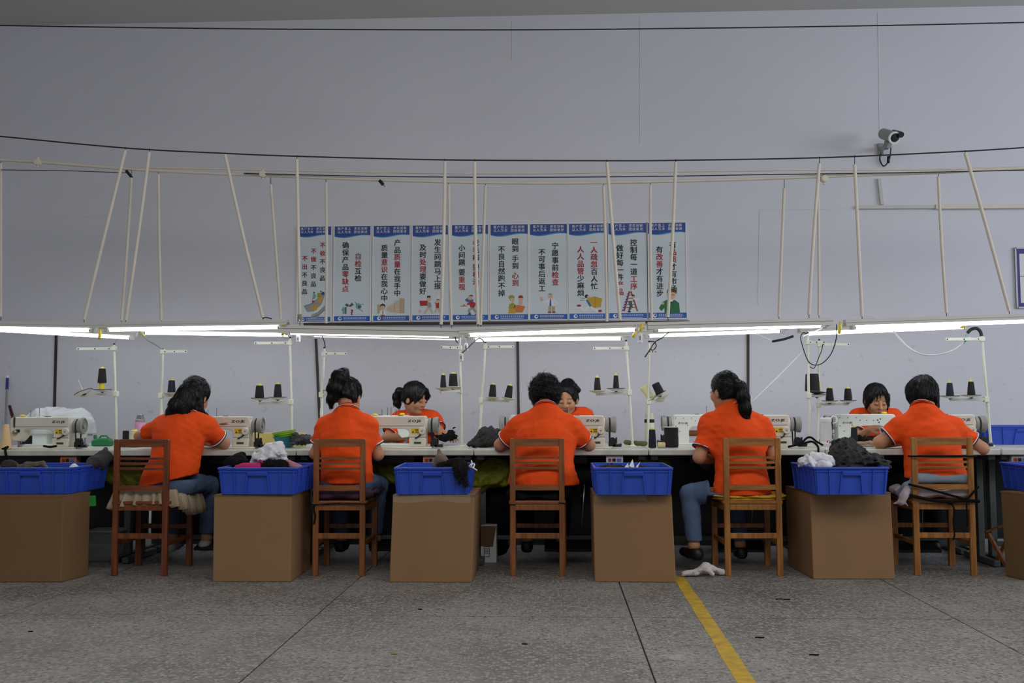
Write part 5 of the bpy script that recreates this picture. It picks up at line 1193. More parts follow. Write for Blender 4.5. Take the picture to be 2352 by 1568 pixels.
# bowls
b = P(655, 1020, 7.2); b.z = TOPZ
def bowl(base, r0, r1, h, mat, label, tilt, rings):
    q = thing('plastic_bowl', label, 'bowl', base, 0); q.rotation_euler = (0, tilt, 0)
    part('shell', MB().lathe([(r0, 0), (r0 + .004, .002), (r1, h), (r1 + .004, h + .002), (r1 - .003, h + .001), (r0, .005), (.002, .004)], (0, 0, 0), (0, 0, 1), 28), mat, q, 'auto')
    mb = MB()
    for k in range(rings):
        f = (k + .5) / rings; rr = r0 + .004 + (r1 - r0 - .004) * f
        mb.tube([(rr * math.cos(a * .2243), rr * math.sin(a * .2243), h * f) for a in range(28)], .002, 5, closed=True)
    part('ridges', mb, mat, q, True)
bowl(b, .045, .088, .075, pm('teal_plastic', (40, 140, 158), .35), 'teal ridged plastic bowl at the bottom of the bowl pair', 0, 5)
bowl(b + Vector((.0, 0, .06)), .05, .088, .055, pm('lime_plastic', (168, 222, 60), .35), 'lime green plastic bowl stacked askew on the teal bowl', -.16, 4)
tag(part('sheet_board', MB().box((0, 0, .04), (.42, .006, .08)), pm('pale_yellow_board', (222, 200, 120), .5), None, loc=Vector((P(640, 1010, 7.42).x, 7.42, TOPZ)), bevel=.003), 'pale yellow board standing behind the green bowls', 'board') if False else None
o = part('yellow_bin', MB().box2((-.2, -.05, 0), (.2, .05, .10)), pm('pale_yellow_bin', (216, 196, 116), .5), None, bevel=.006); o.location = (P(640, 1010, 7.42).x, 7.42, TOPZ); tag(o, 'pale yellow tray box standing behind the green bowls', 'tray')
lump('black_plastic_bag', [(W(690, 1012, 7.1), (.08, .07, .035)), (W(705, 1008, 7.1), (.06, .06, .03)), (W(677, 1000, 7.15), (.025, .03, .03)), (W(672, 1018, 7.02), (.03, .04, .016))], pm('black_plastic', (20, 20, 22), .35, bump=.3, bscale=30), .006, .008, 28, 16, .04, TOPZ, label='crumpled black plastic bag beside the green bowls', cat='plastic bag', ridge=True)
lump('fabric_pile', [(W(1122, 1012, 7.15), (.11, .09, .05)), (W(1120, 995, 7.15), (.07, .07, .05)), (W(1138, 1003, 7.15), (.06, .06, .06)), (W(1090, 1020, 7.1), (.06, .06, .025))], 'char', .006, .010, 22, 17, .05, TOPZ, label='charcoal fabric pile left of the curly haired worker', cat='fabric', ridge=True)
lump('fabric_pile', [(W(1028, 1004, 7.5), (.06, .05, .03)), (W(1036, 996, 7.5), W(1041, 985, 7.5), .035, .015), (W(1045, 1003, 7.48), W(1052, 998, 7.48), .02, .008), (W(1012, 1005, 7.5), (.05, .05, .025))], 'black_cloth', .005, .010, 34, 18, .03, TOPZ, label='black fabric in the hands of the far woman with ponytail', cat='fabric', ridge=True)
lump('fabric_pile', [(W(1985, 1012, 7.3), (.1, .1, .03)), (W(2012, 1008, 7.35), (.08, .08, .03)), (W(1968, 1008, 7.25), (.05, .06, .035)), (W(2024, 1012, 7.2), (.06, .06, .025))], 'black_cloth', .006, .009, 28, 19, .04, TOPZ, label='black fluffy fabric on the table before the far right woman', cat='fabric', ridge=True)
lump('fabric_strip', [(W(1968, 1019, 7.0), W(2000, 1016, 7.0), .012, .014), (W(2000, 1016, 7.0), W(2010, 1022, 6.95), .012, .008)], pm('tan_leather', (170, 138, 112), .6), .005, .002, 60, 2, .012, TOPZ, label='tan fabric strip on the table beside the charcoal heap', cat='fabric')
lump('fabric_roll', [(W(1438, 1016, 7.3), W(1482, 1018, 7.3), .016, .018)], pm('olive_cloth', (104, 104, 62), .9, .3, 20), .006, .003, 60, 20, .02, TOPZ, label='olive cloth roll behind the fourth near stand', cat='fabric')
for k, (pts, lb) in enumerate([([(1838, 1024, 6.95), (1850, 1008, 7.0), (1862, 1004, 7.0), (1876, 1014, 6.98), (1890, 1022, 6.95)], 'black cloth strap looped beside the water jug'), ([(1810, 1026, 6.9), (1845, 1018, 6.9), (1865, 1014, 6.88), (1878, 1024, 6.82), (1880, 1038, 6.79)], 'dark strap hanging over the table edge beside the water jug'), ([(5, 1032, 6.84), (18, 1026, 6.83), (12, 1034, 6.79), (16, 1052, 6.785), (17, 1062, 6.785)], 'black strap hanging over the table edge at the left'), ([(100, 1024, 6.86), (115, 1026, 6.86), (130, 1024, 6.86)], 'black cloth scrap before the free sewing machine')]):
    pp = spline([P(*a) for a in pts], 6)
    for v in pp: v.z = max(v.z, TOPZ + .006) if v.y > 6.8 else v.z
    tag(part('cloth_strap', MB().tube(pp, .008, 6), 'black_cloth', None, True, loc=pp[0].copy()), lb, 'strap', 'dark straps on the tables')
b = P(1908, 1014, 7.42); b.z = TOPZ
lump('yellow_pouch', [((b.x + .03, 7.3, TOPZ + .012), (.07, .05, .014))], pm('yellow_vinyl', (226, 200, 40), .45), .006, .002, 40, 1, .02, TOPZ, label='flat yellow pouch on the table under the far right machine', cat='pouch')
# green bottle-like box left
q = thing('green_can', 'green plastic can on the table behind the first stand', 'plastic can', (P(236, 1000, 7.5).x, 7.5, TOPZ))
gp = pm('green_plastic', (36, 124, 72), .4)
part('body', MB().prism([(-.075, 0), (.075, 0), (.075, .035), (.06, .058), (-.02, .062), (-.05, .05), (-.075, .045)], -.035, .035), gp, q, bevel=.012, seg=3)
part('spout', MB().cyl((-.055, 0, .045), (-.06, 0, .085), .014, .012, 12), gp, q, 'auto')
part('handle', MB().tube([(-.03, 0, .055), (-.01, 0, .078), (.03, 0, .078), (.05, 0, .055)], .006, 8), gp, q, True)
# clear plastic cover over the far left machine
fx = fm.location.x
S = SDF((fx - .36, 7.46, TOPZ), (fx + .34, 7.88, TOPZ + .36), .009)
S.cone((fx - .12, 7.66, TOPZ + .2), (fx + .2, 7.66, TOPZ + .17), .1, .085, .05); S.cone((fx - .2, 7.66, TOPZ + .14), (fx + .22, 7.66, TOPZ + .12), .1, .1, .05)
S.ell((fx + .2, 7.66, TOPZ + .22), (.07, .08, .06), k=.05); S.ell((fx + .05, 7.66, TOPZ + .25), (.12, .07, .04), k=.05)
S.wob(.010, 14, 3, ridge=True); S.cut((0, 0, TOPZ + .09), (0, 0, -1))
o = part('plastic_cover', S.mesh('plastic_cover', (fx, 7.66, TOPZ + .09)), 'bag_clear', None); o.location = (fx, 7.66, TOPZ + .09)
tag(o, 'crumpled clear plastic cover over the far left machine', 'plastic cover')
# ------------------------------------------------------------------ things under and around the tables
def hang_cloth(x0, x1, y0, y1, Y, mat, label, seed=0):
    A_, B_ = P(x0, y0, Y), P(x1, y1, Y)
    lump('hanging_fabric', [((A_.x + .05, Y, A_.z - .04), (B_.x - .05, Y, A_.z - .04), .04, .04), (((A_.x + B_.x) / 2 - .08, Y, (A_.z + B_.z) / 2), ((A_.x + B_.x) / 2 + .1, Y, (A_.z + B_.z) / 2), .09, .09), ((A_.x + .1, Y, B_.z + .05), (B_.x - .08, Y, B_.z + .08), .05, .05)], mat, .009, .014, 16, seed, .06, label=label, cat='fabric', ridge=True)
hang_cloth(1052, 1175, 1050, 1130, 7.06, 'olive', 'olive green fabric catch bag under the table left of the curly haired worker', 3)
hang_cloth(870, 925, 1055, 1110, 7.1, 'olive', 'olive green fabric catch bag behind the third crate', 4)
hang_cloth(262, 320, 1060, 1115, 7.1, 'olive', 'olive green fabric catch bag left of the first worker', 5)
hang_cloth(1462, 1510, 1045, 1110, 7.1, 'olive', 'olive green fabric catch bag behind the fourth crate', 6)
lump('dark_sack', [(W(1150, 1160, 7.18), (.11, .09, .16)), (W(1142, 1225, 7.18), (.11, .10, .16))], 'black_cloth', .011, .01, 30, 21, .08, .0, label='black sack under the table left of the curly haired worker', cat='sack')
b = PZ(1122, 1292, 0)
q = thing('white_carton', 'small open white carton with a printed label under the table', 'carton', (b.x, b.y + .08, 0))
part('body', MB().box2((-.055, -.07, 0), (.055, .07, .25)), 'white', q, bevel=.002)
part('label_print', MB().box2((-.032, -.0715, .04), (.008, -.070, .11)), 'ink', q)
part('label_paper', split=True, mat='white', parent=q, mb=MB().box2((-.029, -.0722, .043), (.005, -.0712, .062)).box2((-.029, -.0722, .066), (.005, -.0712, .072)).box2((-.029, -.0722, .076), (.005, -.0712, .082)).box2((-.029, -.0722, .086), (.005, -.0712, .092)).box2((-.029, -.0722, .096), (.005, -.0712, .106)))
part('flap', MB().poly([(-.054, -.073, .25), (.054, -.073, .25), (.03, -.076, .11), (-.054, -.076, .115)]), 'cardboard_dark', q, fix=False)
# clear storage box with lid behind the left box
b = PZ(232, 1290, 0)
q = thing('storage_box', 'translucent grey storage box beneath the left table', 'storage box', (b.x, b.y + .1, 0))
part('body', MB().box2((-.12, -.1, 0), (.12, .1, .2)), clear_plastic('smoky_plastic', (150, 152, 156), .35, .3, .1), q, bevel=.008)
part('lid', MB().box2((-.125, -.105, .2), (.125, .105, .215)), 'greypaint', q, bevel=.004)
b = PZ(238, 1270, 0)
tag(part('paper_scrap', MB().beam(P(211, 1138, 6.36), P(212, 1162, 6.36), .05, .004, up=(0, 1, 0)), pm('green_card', (40, 140, 52), .6), None, bevel=.001, loc=P(211, 1162, 6.36)), 'small green tag stuck beside the left cardboard box', 'tag')
# floor cloth
lump('floor_cloth', [(W(1570, 1316, 6.40), W(1600, 1314, 6.42), .018, .022), (W(1600, 1314, 6.42), W(1621, 1300, 6.42), .02, .028), (W(1621, 1300, 6.42), W(1638, 1320, 6.36), .028, .012), (W(1632, 1306, 6.46), W(1660, 1312, 6.46), .03, .024)], pm('floral_white_cloth', (200, 192, 192), .9, .4, 55, rgb2=(150, 70, 84), thr=(.30, .36)), .006, .007, 28, 22, .02, .0, label='crumpled white floral cloth on the floor under the fourth chair', cat='cloth', ridge=True)
# plastic scrap on the floor
b = PZ(1545, 1512, 0)
mb = MB(); rng = random.Random(9); N = 7
for k in range(N):
    a = 2 * math.pi * k / N; a2 = 2 * math.pi * (k + 1) / N
    mb.poly([(0, 0, .012), (.06 * math.cos(a) * (1 + .4 * (k % 2)), .05 * math.sin(a), .002 + .004 * (k % 3)), (.06 * math.cos(a2) * (1 + .4 * ((k + 1) % N % 2)), .05 * math.sin(a2), .002 + .004 * ((k + 1) % N % 3))])
o = part('plastic_wrapper', mb, clear_plastic('clear_wrapper', (220, 220, 214), .7, .08, .4, 40), None); o.location = (b.x, b.y, 0); tag(o, 'clear plastic wrapper scrap on the floor near the yellow line', 'wrapper')
LIT = [(1799, 1377, .04, 'black thread scrap on the floor below the fifth cardboard box'), (905, 1503, .012, 'tiny tan scrap on the floor at the lower centre'), (1205, 1480, .012, 'tiny black scrap on the floor in the middle'), (965, 1400, .010, 'tiny black scrap near the floor joint'), (1870, 1505, .02, 'short black thread on the floor at lower right'), (1745, 1465, .02, 'short dark thread beside the yellow line'), (70, 1451, .012, 'tiny black scrap on the floor at lower left')]
for x, y, r, lb in LIT:
    b = PZ(x, y, 0); mb = MB().tube(spline([(-r, 0, .003), (-r * .3, .3 * r, .003), (r * .3, -.2 * r, .004), (r, .1 * r, .003)], 4), .003, 5)
    o = part('floor_scrap', mb, 'black_cloth' if 'tan' not in lb else pm('tan_scrap', (160, 120, 60), .8), None, True); o.location = b; tag(o, lb, 'scrap', 'small scraps on the floor')
# folding wooden stool leaning right of the last chair
q = thing('folding_stool', 'small folding slatted wooden stool beside the rightmost box', 'stool', PZ(2290, 1318, 0))
for k in range(5): part('slat', MB().beam(P(2262 + 8 * k, 1222 - 3 * k, 6.75 + .05 * k), P(2320 + 6 * k, 1200 - 3 * k, 6.75 + .05 * k), .03, .01), 'wood', q, world=True, bevel=.002)
part('leg', MB().beam(P(2270, 1225, 6.75), P(2312, 1300, 6.62), .022, .022), 'wood', q, world=True, bevel=.002)
part('leg', MB().beam(P(2325, 1215, 6.78), P(2285, 1298, 6.9), .022, .022), 'wood', q, world=True, bevel=.002)
# broom by the wall at the left
q = thing('broom', 'broom with blue grip leaning on the wall at the left edge', 'broom', (P(14, 1000, 8.7).x, 8.7, .02))
a, b = P(17, 868, 8.92), P(12, 1000, 8.75); bot = a + (b - a) * ((.10 - a.z) / (b.z - a.z))
g1 = a + (b - a) * .2
part('handle', MB().cyl(bot, g1, .010, n=10), 'greypaint', q, 'auto', world=True)
part('grip', MB().cyl(g1, a, .013, n=12), pm('blue_grip', (36, 48, 130), .5), q, 'auto', world=True)
part('hang_ring', MB().ball(a + Vector((0, 0, .01)), .016), 'white', q, True, world=True)
part('brush_head', MB().box(bot + Vector((0, 0, -.02)), (.26, .05, .06)), pm('red_plastic', (150, 30, 50), .5), q, world=True, bevel=.008)
part('bristles', MB().box(bot + Vector((0, 0, -.06)), (.25, .045, .04)), 'black', q, world=True)
q = thing('dustpan_handle', 'red and black handled tool behind the broom', 'dustpan', (P(30, 1000, 8.8).x, 8.8, .0))
part('handle', MB().tube([P(22, 932, 8.9), P(30, 960, 8.85), P(40, 1000, 8.8), P(52, 1040, 8.76)], .014, 8), pm('red_black_grip', (120, 30, 46), .6, .8, 30, rgb2=(24, 20, 22)), q, True, world=True)
part('pan', MB().box((P(52, 1040, 8.76).x, 8.74, .25), (.25, .06, .3)), pm('grey_pan', (90, 90, 96), .6), q, world=True, bevel=.01)
part('shaft', MB().cyl(P(52, 1040, 8.76), (P(52, 1040, 8.76).x, 8.75, .38), .01, n=8), 'greypaint', q, 'auto', world=True)
# ------------------------------------------------------------------ people
def V3(p): return np.array(p, float)
def head_frame(yaw, pitch, roll=0.0):
    """columns right, forward, up; yaw 0 looks along +Y, positive turns left; pitch positive looks down"""
    R = Matrix.Rotation(yaw, 3, 'Z') @ Matrix.Rotation(-pitch, 3, 'X') @ Matrix.Rotation(roll, 3, 'Y')
    return np.array(R)
def hand(S, wrist, f, n, side, curl=.5, sc=1.0):
    """wrist point, forward direction f, palm normal n (fingers curl towards n), side = +1 if the thumb lies towards n x f"""
    f = f / np.linalg.norm(f); n = n - f * (n @ f); n /= np.linalg.norm(n); s = np.cross(n, f) * side
    kn = []
    for i, off in enumerate((.030, .010, -.010, -.028)):
        k0 = wrist + f * .012 * sc + s * off * .55 * sc; k1 = wrist + f * (.082 - .004 * abs(i - 1)) * sc + s * off * sc
        S.cone(k0, k1, .0155 * sc, .0115 * sc, .014)
        d = f.copy(); p = k1; L = (.036, .040, .037, .029)[i] * sc; r = (.0088, .009, .0088, .008)[i] * sc
        for j in range(3):
            a = curl * (.5 + .35 * j); d2 = d * math.cos(a) + n * math.sin(a); d2 /= np.linalg.norm(d2)
            q = p + d2 * L * (1, .72, .58)[j]
            S.cone(p, q, r, r * .9, .003); r *= .9; p = q; d = d2
    t0 = wrist + f * .02 * sc + s * .02 * sc; t1 = t0 + (f * .6 + s * .75 + n * .25) * .038 * sc; t2 = t1 + (f * .9 + s * .2 + n * .35) * .034 * sc; t3 = t2 + (f * .9 + n * .35) * .024 * sc
    S.cone(t0, t1, .016 * sc, .0125 * sc, .014); S.cone(t1, t2, .0115 * sc, .010 * sc, .004); S.cone(t2, t3, .010 * sc, .0085 * sc, .003)

def person(label, J, head, yaw, pitch, hairfn, face=1, w=1.0, hem=.60, h=.0065, roll=0.0, pants='dark_denim', shoe='shoe', curl=.5, sleeve=(.66, .66), seed=1, hemdir=(0, 0, -1),
           palm=((0, 0, -1), (0, 0, -1)), hs=1.0, legs=True, loose=1.0, seat=.478):
    J = {k: V3(v) for k, v in J.items()}; hc = V3(head); R = head_frame(yaw, pitch, roll); hp = lambda *v: hc + R @ (np.array(v) * hs)
    root = thing('person', label, 'person', (float(J['hip'][0]), float(J['hip'][1]), 0.0), 0, 'seated workers'); off = root.location
    fy = face                               # +1 looks along +Y
    pts = np.array(list(J.values()) + [hc]); lo = pts.min(0) - .2; hi = pts.max(0) + .2; lo[2] = -.01; hi[2] = hc[2] + .2
    # ---- body, one continuous surface
    S = SDF(lo, hi, h)
    S.ell(hp(0, -.012, .03), np.array((.076, .094, .088)) * hs, R, k=.02)
    S.ell(hp(0, .022, -.045), np.array((.060, .068, .075)) * hs, R, k=.03)
    S.ell(hp(0, .058, -.098), np.array((.030, .026, .022)) * hs, R, k=.03)
    for s in (-1, 1):
        S.ell(hp(s * .040, .058, -.035), np.array((.026, .028, .030)) * hs, R, k=.02)      # cheeks
        S.ell(hp(s * .076, -.006, -.018), np.array((.010, .020, .031)) * hs, R, k=.008)    # ears
        S.ell(hp(s * .033, .096, .002), np.array((.020, .016, .012)) * hs, R, k=.012, op='s')   # eye hollows
        S.ell(hp(s * .032, .080, .0), np.array((.016, .014, .011)) * hs, R, k=.006)          # lids
    S.cone(hp(0, .088, .010), hp(0, .106, -.032), .008 * hs, .012 * hs, .012); S.cone(hp(-.012, .094, -.036), hp(.012, .094, -.036), .009 * hs, .009 * hs, .008)
    S.ell(hp(0, .084, -.066), np.array((.024, .012, .009)) * hs, R, k=.008)
    S.cone(hp(0, -.028, -.055), J['neck'] + V3((0, .012 * fy, 0)), .052 * hs, .050, .03)
    S.cone(J['neck'] + V3((0, .02 * fy, -.01)), J['chest'] + V3((0, .03 * fy, 0)), .045, .075 * w, .04); S.cone(J['chest'], J['hip'] + V3((0, .03 * fy, 0)), .09 * w, .075 * w, .04)
    S.cone(J['sh_l'], J['sh_r'], .045, .045, .04)
    for s in 'lr':
        a, e, ha = J['sh_' + s], J['el_' + s], J['ha_' + s]
        S.cone(a, e, .048 * w ** .5, .042 * w ** .5, .02); S.cone(e, ha, .041 * w ** .5, .026, .012)
        hand(S, ha, ha - e if 'hd_' + s not in J else J['hd_' + s] - ha, V3(palm[s == 'r']), (1 if s == 'l' else -1) * fy * -1, curl)
        if legs:
            S.cone(J['hip'] + V3((0, .04 * fy, 0)), J['kn_' + s], .06, .045, .03); S.cone(J['kn_' + s], J['an_' + s], .05, .035, .02); S.cone(J['an_' + s], J['an_' + s] + V3((0, .09 * fy, -.045)), .034, .028, .02)
    hx_ = J['hip']; sl_, sh_ = (hx_[0] - .22, hx_[1] - .25, 0), (hx_[0] + .22, hx_[1] + .25, .6)
    S.cut((0, 0, seat + .012), (0, 0, -1), lo=sl_, hi=sh_)
    part('body', S.mesh('body', off), 'skin', root)
    # ---- polo shirt
    S = SDF(lo, hi, .0075)
    hip, ch, nk = J['hip'], J['chest'], J['neck']; wst = hip * .55 + ch * .45
    fl = (1, 1.38)
    S.chain([hip + V3((0, 0, -.05)), hip + V3((0, 0, .04)), wst, ch], [.178 * w * loose, .172 * w * loose, .158 * w, .165 * w], .06, fl)
    S.cone(ch, ch * .35 + (J['sh_l'] + J['sh_r']) * .325, .165 * w, .14 * w, .07, fl); S.cone((J['sh_l'] * .62 + J['sh_r'] * .38), (J['sh_l'] * .38 + J['sh_r'] * .62), .085, .085, .07)
    S.cone(J['sh_l'], J['sh_r'], .062, .062, .06); S.cone(nk + V3((0, 0, -.005)), ch, .065, .12, .05)
    for s in 'lr':
        S.cone(nk + V3((0, 0, -.022)), J['sh_' + s] + V3((0, 0, .004)), .058, .058, .06)
        a, e = J['sh_' + s], J['el_' + s]; f_ = sleeve[s == 'r']; d = (e - a); L = np.linalg.norm(d); d /= L; c = a + d * L * f_
        T = SDF(lo, hi, .0075); T.cone(a, c + d * .08, .064, .071, .0); T.cut(c, d)
        J['cuff_' + s] = c; J['cd_' + s] = d; J['cr_' + s] = .064 + (.071 - .064) * (L * f_) / (L * f_ + .08)
        k = .055; t = np.clip(k - np.abs(S.F - T.F), 0, None) / k; S.F = np.minimum(S.F, T.F) - t * t * k * .25
    S.wob(.006, 15, seed, (.8, .8, 1.0)); S.wob(.0035, 26, seed + 7, (.7, .7, 1.0), ridge=True)
    S.cut((hip[0], hip[1], hem), hemdir, hi=(hi[0], hi[1], hem + .16))
    # neck opening
    up = V3(hc - nk); up /= np.linalg.norm(up)
    S.cone(nk + up * .055, nk + up * .15, .06, .07, .01, op='s')
    part('polo_shirt', S.mesh('polo_shirt', off), 'shirt', root)
    # ---- collar with piping, cuffs
    x = np.cross(up, (0, 1, 0)); x /= np.linalg.norm(x); y = np.cross(up, x)
    def ring(c, r, n=26, lift=0.0, ex=1.0): return [tuple(c + x * (r * ex * math.cos(2 * math.pi * i / n)) + y * (r * math.sin(2 * math.pi * i / n)) + up * (lift * math.sin(2 * math.pi * i / n) * -fy * np.sign(y[1] if abs(y[1]) > .1 else 1))) for i in range(n)]
    mb = MB(); n = 26; rows = [ring(nk + up * .046, .055), ring(nk + up * .050, .059), ring(nk + up * .034, .067), ring(nk + up * .010, .078, ex=1.1), ring(nk + up * .002, .077, ex=1.1), ring(nk + up * .015, .062)]
    mb.v = [v for r in rows for v in r]
    for l in range(len(rows)):
        l2 = (l + 1) % len(rows)
        for i in range(n): mb.f.append((l * n + i, l * n + (i + 1) % n, l2 * n + (i + 1) % n, l2 * n + i))
    cl = part('collar', mb, 'shirt', root, True, world=True)
    part('collar_piping', MB().tube(ring(nk + up * .019, .0755, ex=1.1), .0020, 6, closed=True), 'white', cl, True).data.transform(Matrix.Translation(-off))
    part('collar_edge', MB().tube(ring(nk + up * .011, .0785, ex=1.1), .0024, 6, closed=True), 'navy', cl, True).data.transform(Matrix.Translation(-off))
    for s in 'lr':
        c, d, r = J['cuff_' + s], J['cd_' + s], J['cr_' + s]
        u = np.cross(d, (0, 1, .01)); u /= np.linalg.norm(u); v = np.cross(d, u)
        rg = lambda o_, rr: [tuple(c + d * o_ + u * (rr * math.cos(i * .2618)) + v * (rr * math.sin(i * .2618))) for i in range(24)]
        part('cuff_piping', MB().tube(rg(-.006, r + .001), .0036, 6, closed=True), 'white', root, True, world=True)
        part('cuff_edge', MB().tube(rg(.0, r), .0046, 6, closed=True), 'navy', root, True, world=True)
    # ---- trousers and shoes
    if legs:
        S = SDF(lo, hi, .0085)
        S.cone(hip + V3((-.075 * w, 0, .03)), hip + V3((.075 * w, 0, .03)), .105 * w, .105 * w, .04)
        for s in 'lr':
            sx = -1 if (J['kn_' + s][0] < hip[0]) else 1
            S.cone(hip + V3((sx * .085 * w, 0, .04)), J['kn_' + s], .098 * w ** .5, .066, .03); S.cone(J['kn_' + s], J['an_' + s] + V3((0, 0, .02)), .066, .052, .02)
        S.wob(.004, 20, seed + 3, ridge=True)
        yb = (lo[1], hip[1] + .13) if fy > 0 else (hip[1] - .13, hi[1])
        S.cut((0, 0, hem + .012), (0, 0, 1), lo=(hip[0] - .2, yb[0], 0), hi=(hip[0] + .2, yb[1], hi[2])); S.cut((0, 0, seat), (0, 0, -1), lo=sl_, hi=sh_)
        for s in 'lr':
            a_ = J['an_' + s]; S.cut(a_ + V3((0, 0, .03)), (0, 0, -1), lo=a_ - .13, hi=a_ + V3((.13, .13, .12)))
        part('trousers', S.mesh('trousers', off), pants, root)
        for s in 'lr':
            a_ = J['an_' + s]; an = J.get('toe_' + s); d = V3((0, fy, 0)) if an is None else (an - a_) * V3((1, 1, 0)); d = d / np.linalg.norm(d)
            b_ = V3((a_[0], a_[1], max(a_[2] - .06, .03)))
            S = SDF(b_ - .25, b_ + .25, .006)
            S.cone(b_ - d * .045, b_ + d * .05, .038, .036, .02); S.cone(b_ + d * .05, b_ + d * .15, .036, .028, .02); S.cone(b_ - d * .04 + V3((0, 0, .02)), b_ + d * .01 + V3((0, 0, .025)), .036, .034, .02)
            S.cut((0, 0, b_[2] - .028), (0, 0, -1)); S.cut((0, 0, b_[2] + .045), (0, 0, 1))
            part('shoe', S.mesh('shoe', off), shoe, root)
    # ---- face details
    for s in (-1, 1):
        part('eyebrow', MB().tube([hp(s * .018, .093, .022), hp(s * .034, .089, .028), hp(s * .052, .076, .023)], [.0022, .0026, .0014], 6), 'hair', root, True, world=True)
        part('eyelash', MB().tube([hp(s * .019, .0925, -.004), hp(s * .033, .0935, -.009), hp(s * .047, .0865, -.004)], [.0012, .0022, .0014], 6), 'ink', root, True, world=True)
    mb = MB()
    mb.tube([hp(-.022, .0905, -.066), hp(-.008, .0965, -.0635), hp(0, .0975, -.0645), hp(.008, .0965, -.0635), hp(.022, .0905, -.066)], [.0015, .0035, .003, .0035, .0015], 6)
    mb.tube([hp(-.020, .0905, -.0675), hp(0, .0965, -.0715), hp(.020, .0905, -.0675)], [.0015, .0042, .0015], 6)
    part('lips', mb, 'lips', root, True, world=True)
    # ---- hair
    S = SDF(hc - .32, hc + .28, .0055)
    hm = hairfn(S, hp, R, hs)
    me = S.mesh('hair', off); ho = part('hair', me, hm.get('mat', 'hair'), root)
    st = strand_mesh(me, np.array(off), hm, seed)
    so = part('hair_strands', st, hm.get('mat', 'hair'), ho); so['kind'] = 'stuff'
    return root
def strand_mesh(me, off, hm, seed, n=1500, K=6):
    V = np.empty(len(me.vertices) * 3, np.float32); me.vertices.foreach_get('co', V); V = V.reshape(-1, 3).astype(float)
    N = np.empty(len(me.vertices) * 3, np.float32); me.vertices.foreach_get('normal', N); N = N.reshape(-1, 3).astype(float)
    rg = np.random.RandomState(seed); n = hm.get('n', n); idx = rg.randint(0, len(V), n); v, nn = V[idx], N[idx]
    d = hm['flow'](v + off, rg); d = d - nn * (d * nn).sum(1, keepdims=True); d /= np.linalg.norm(d, axis=1, keepdims=True) + 1e-6
    d = d + rg.normal(size=d.shape) * hm.get('jit', .05); L = hm.get('L', .04) * rg.uniform(.5, 1.2, (n, 1)); b = np.cross(nn, d)
    curv = hm.get('curv', 8.0); lift = hm.get('lift', .0015) * rg.uniform(.3, 2.0, (n, 1)); wv = hm.get('wave', 0.0)
    r0 = hm.get('r', .0008); P_ = []
    for k in range(K):
        t = k / (K - 1); s_ = L * (t - .3)
        P_.append(v + nn * (lift - curv * .5 * s_ ** 2 - .001 * (1 if k in (0,) else 0)) + d * s_ + b * (wv * np.sin(6 * t + rg.uniform(0, 6, (n, 1)))))
    P_ = np.stack(P_, 1); rr = r0 * np.array([.5, 1, 1, 1, .8, .2])[:K]
    ang = np.arange(3) * 2.0944
    ring_ = P_[:, :, None, :] + (nn[:, None, None, :] * np.cos(ang)[None, None, :, None] + b[:, None, None, :] * np.sin(ang)[None, None, :, None]) * rr[None, :, None, None]
    VV = ring_.reshape(-1, 3); base = (np.arange(n) * K * 3)[:, None, None, None]
    k_ = np.arange(K - 1)[None, :, None, None] * 3; a_ = np.arange(3)[None, None, :, None]; a2 = (a_ + 1) % 3
    Q = np.concatenate([base + k_ + a_, base + k_ + a2, base + k_ + 3 + a2, base + k_ + 3 + a_], 3).reshape(-1, 4)
    m = bpy.data.meshes.new('hair_strands'); m.vertices.add(len(VV)); m.vertices.foreach_set('co', VV.astype(np.float32).ravel())
    m.loops.add(len(Q) * 4); m.loops.foreach_set('vertex_index', Q.astype(np.int32).ravel())
    m.polygons.add(len(Q)); m.polygons.foreach_set('loop_start', np.arange(0, len(Q) * 4, 4, dtype=np.int32)); m.update(calc_edges=True); m.shade_smooth()
    return m
def to_point(p, z_split=None):
    p = np.array(p)
    def f(v, rg):
        d = p - v; l = np.linalg.norm(d, axis=1, keepdims=True)
        if z_split is None: return d
        return np.where((v[:, 2:3] < z_split[1]) & (((v - p) @ np.array(z_split[0]))[:, None] > 0), np.array((0, 0, -1.0)) + 0 * v, d)
    return f
def down(v, rg): return np.array((0, 0, -1.0)) + 0 * v
def rnd(v, rg): return rg.normal(size=v.shape)
def cap(S, hp, R, hs, g=.016, low=-.06, vol=(1, 1, 1), op=0.0, nape=1.0):
    """hair cap on the skull, open at the face"""
    S.ell(hp(0, -.014, .034), np.array((.076 + g, .094 + g, .088 + g)) * hs * np.array(vol), R, k=.02)
    S.ell(hp(0, -.045, -.03), np.array((.070 + g * .8 * nape, .055 + g * nape, .06)) * hs * np.array(vol), R, k=.03)
    # face opening and nape
    S.ell(hp(0, .112, -.050 + op), np.array((.084, .080, .122)) * hs, R, k=.012, op='s')
    c = hp(0, 0, low); n = R @ np.array((0, -.25, -1)); S.cut(c, n, k=.01)
def strands(S, hp, R, amp=.0022, f=75, seed=0):
    S.wob(amp, f, seed, (1, 1, .22), ridge=True)
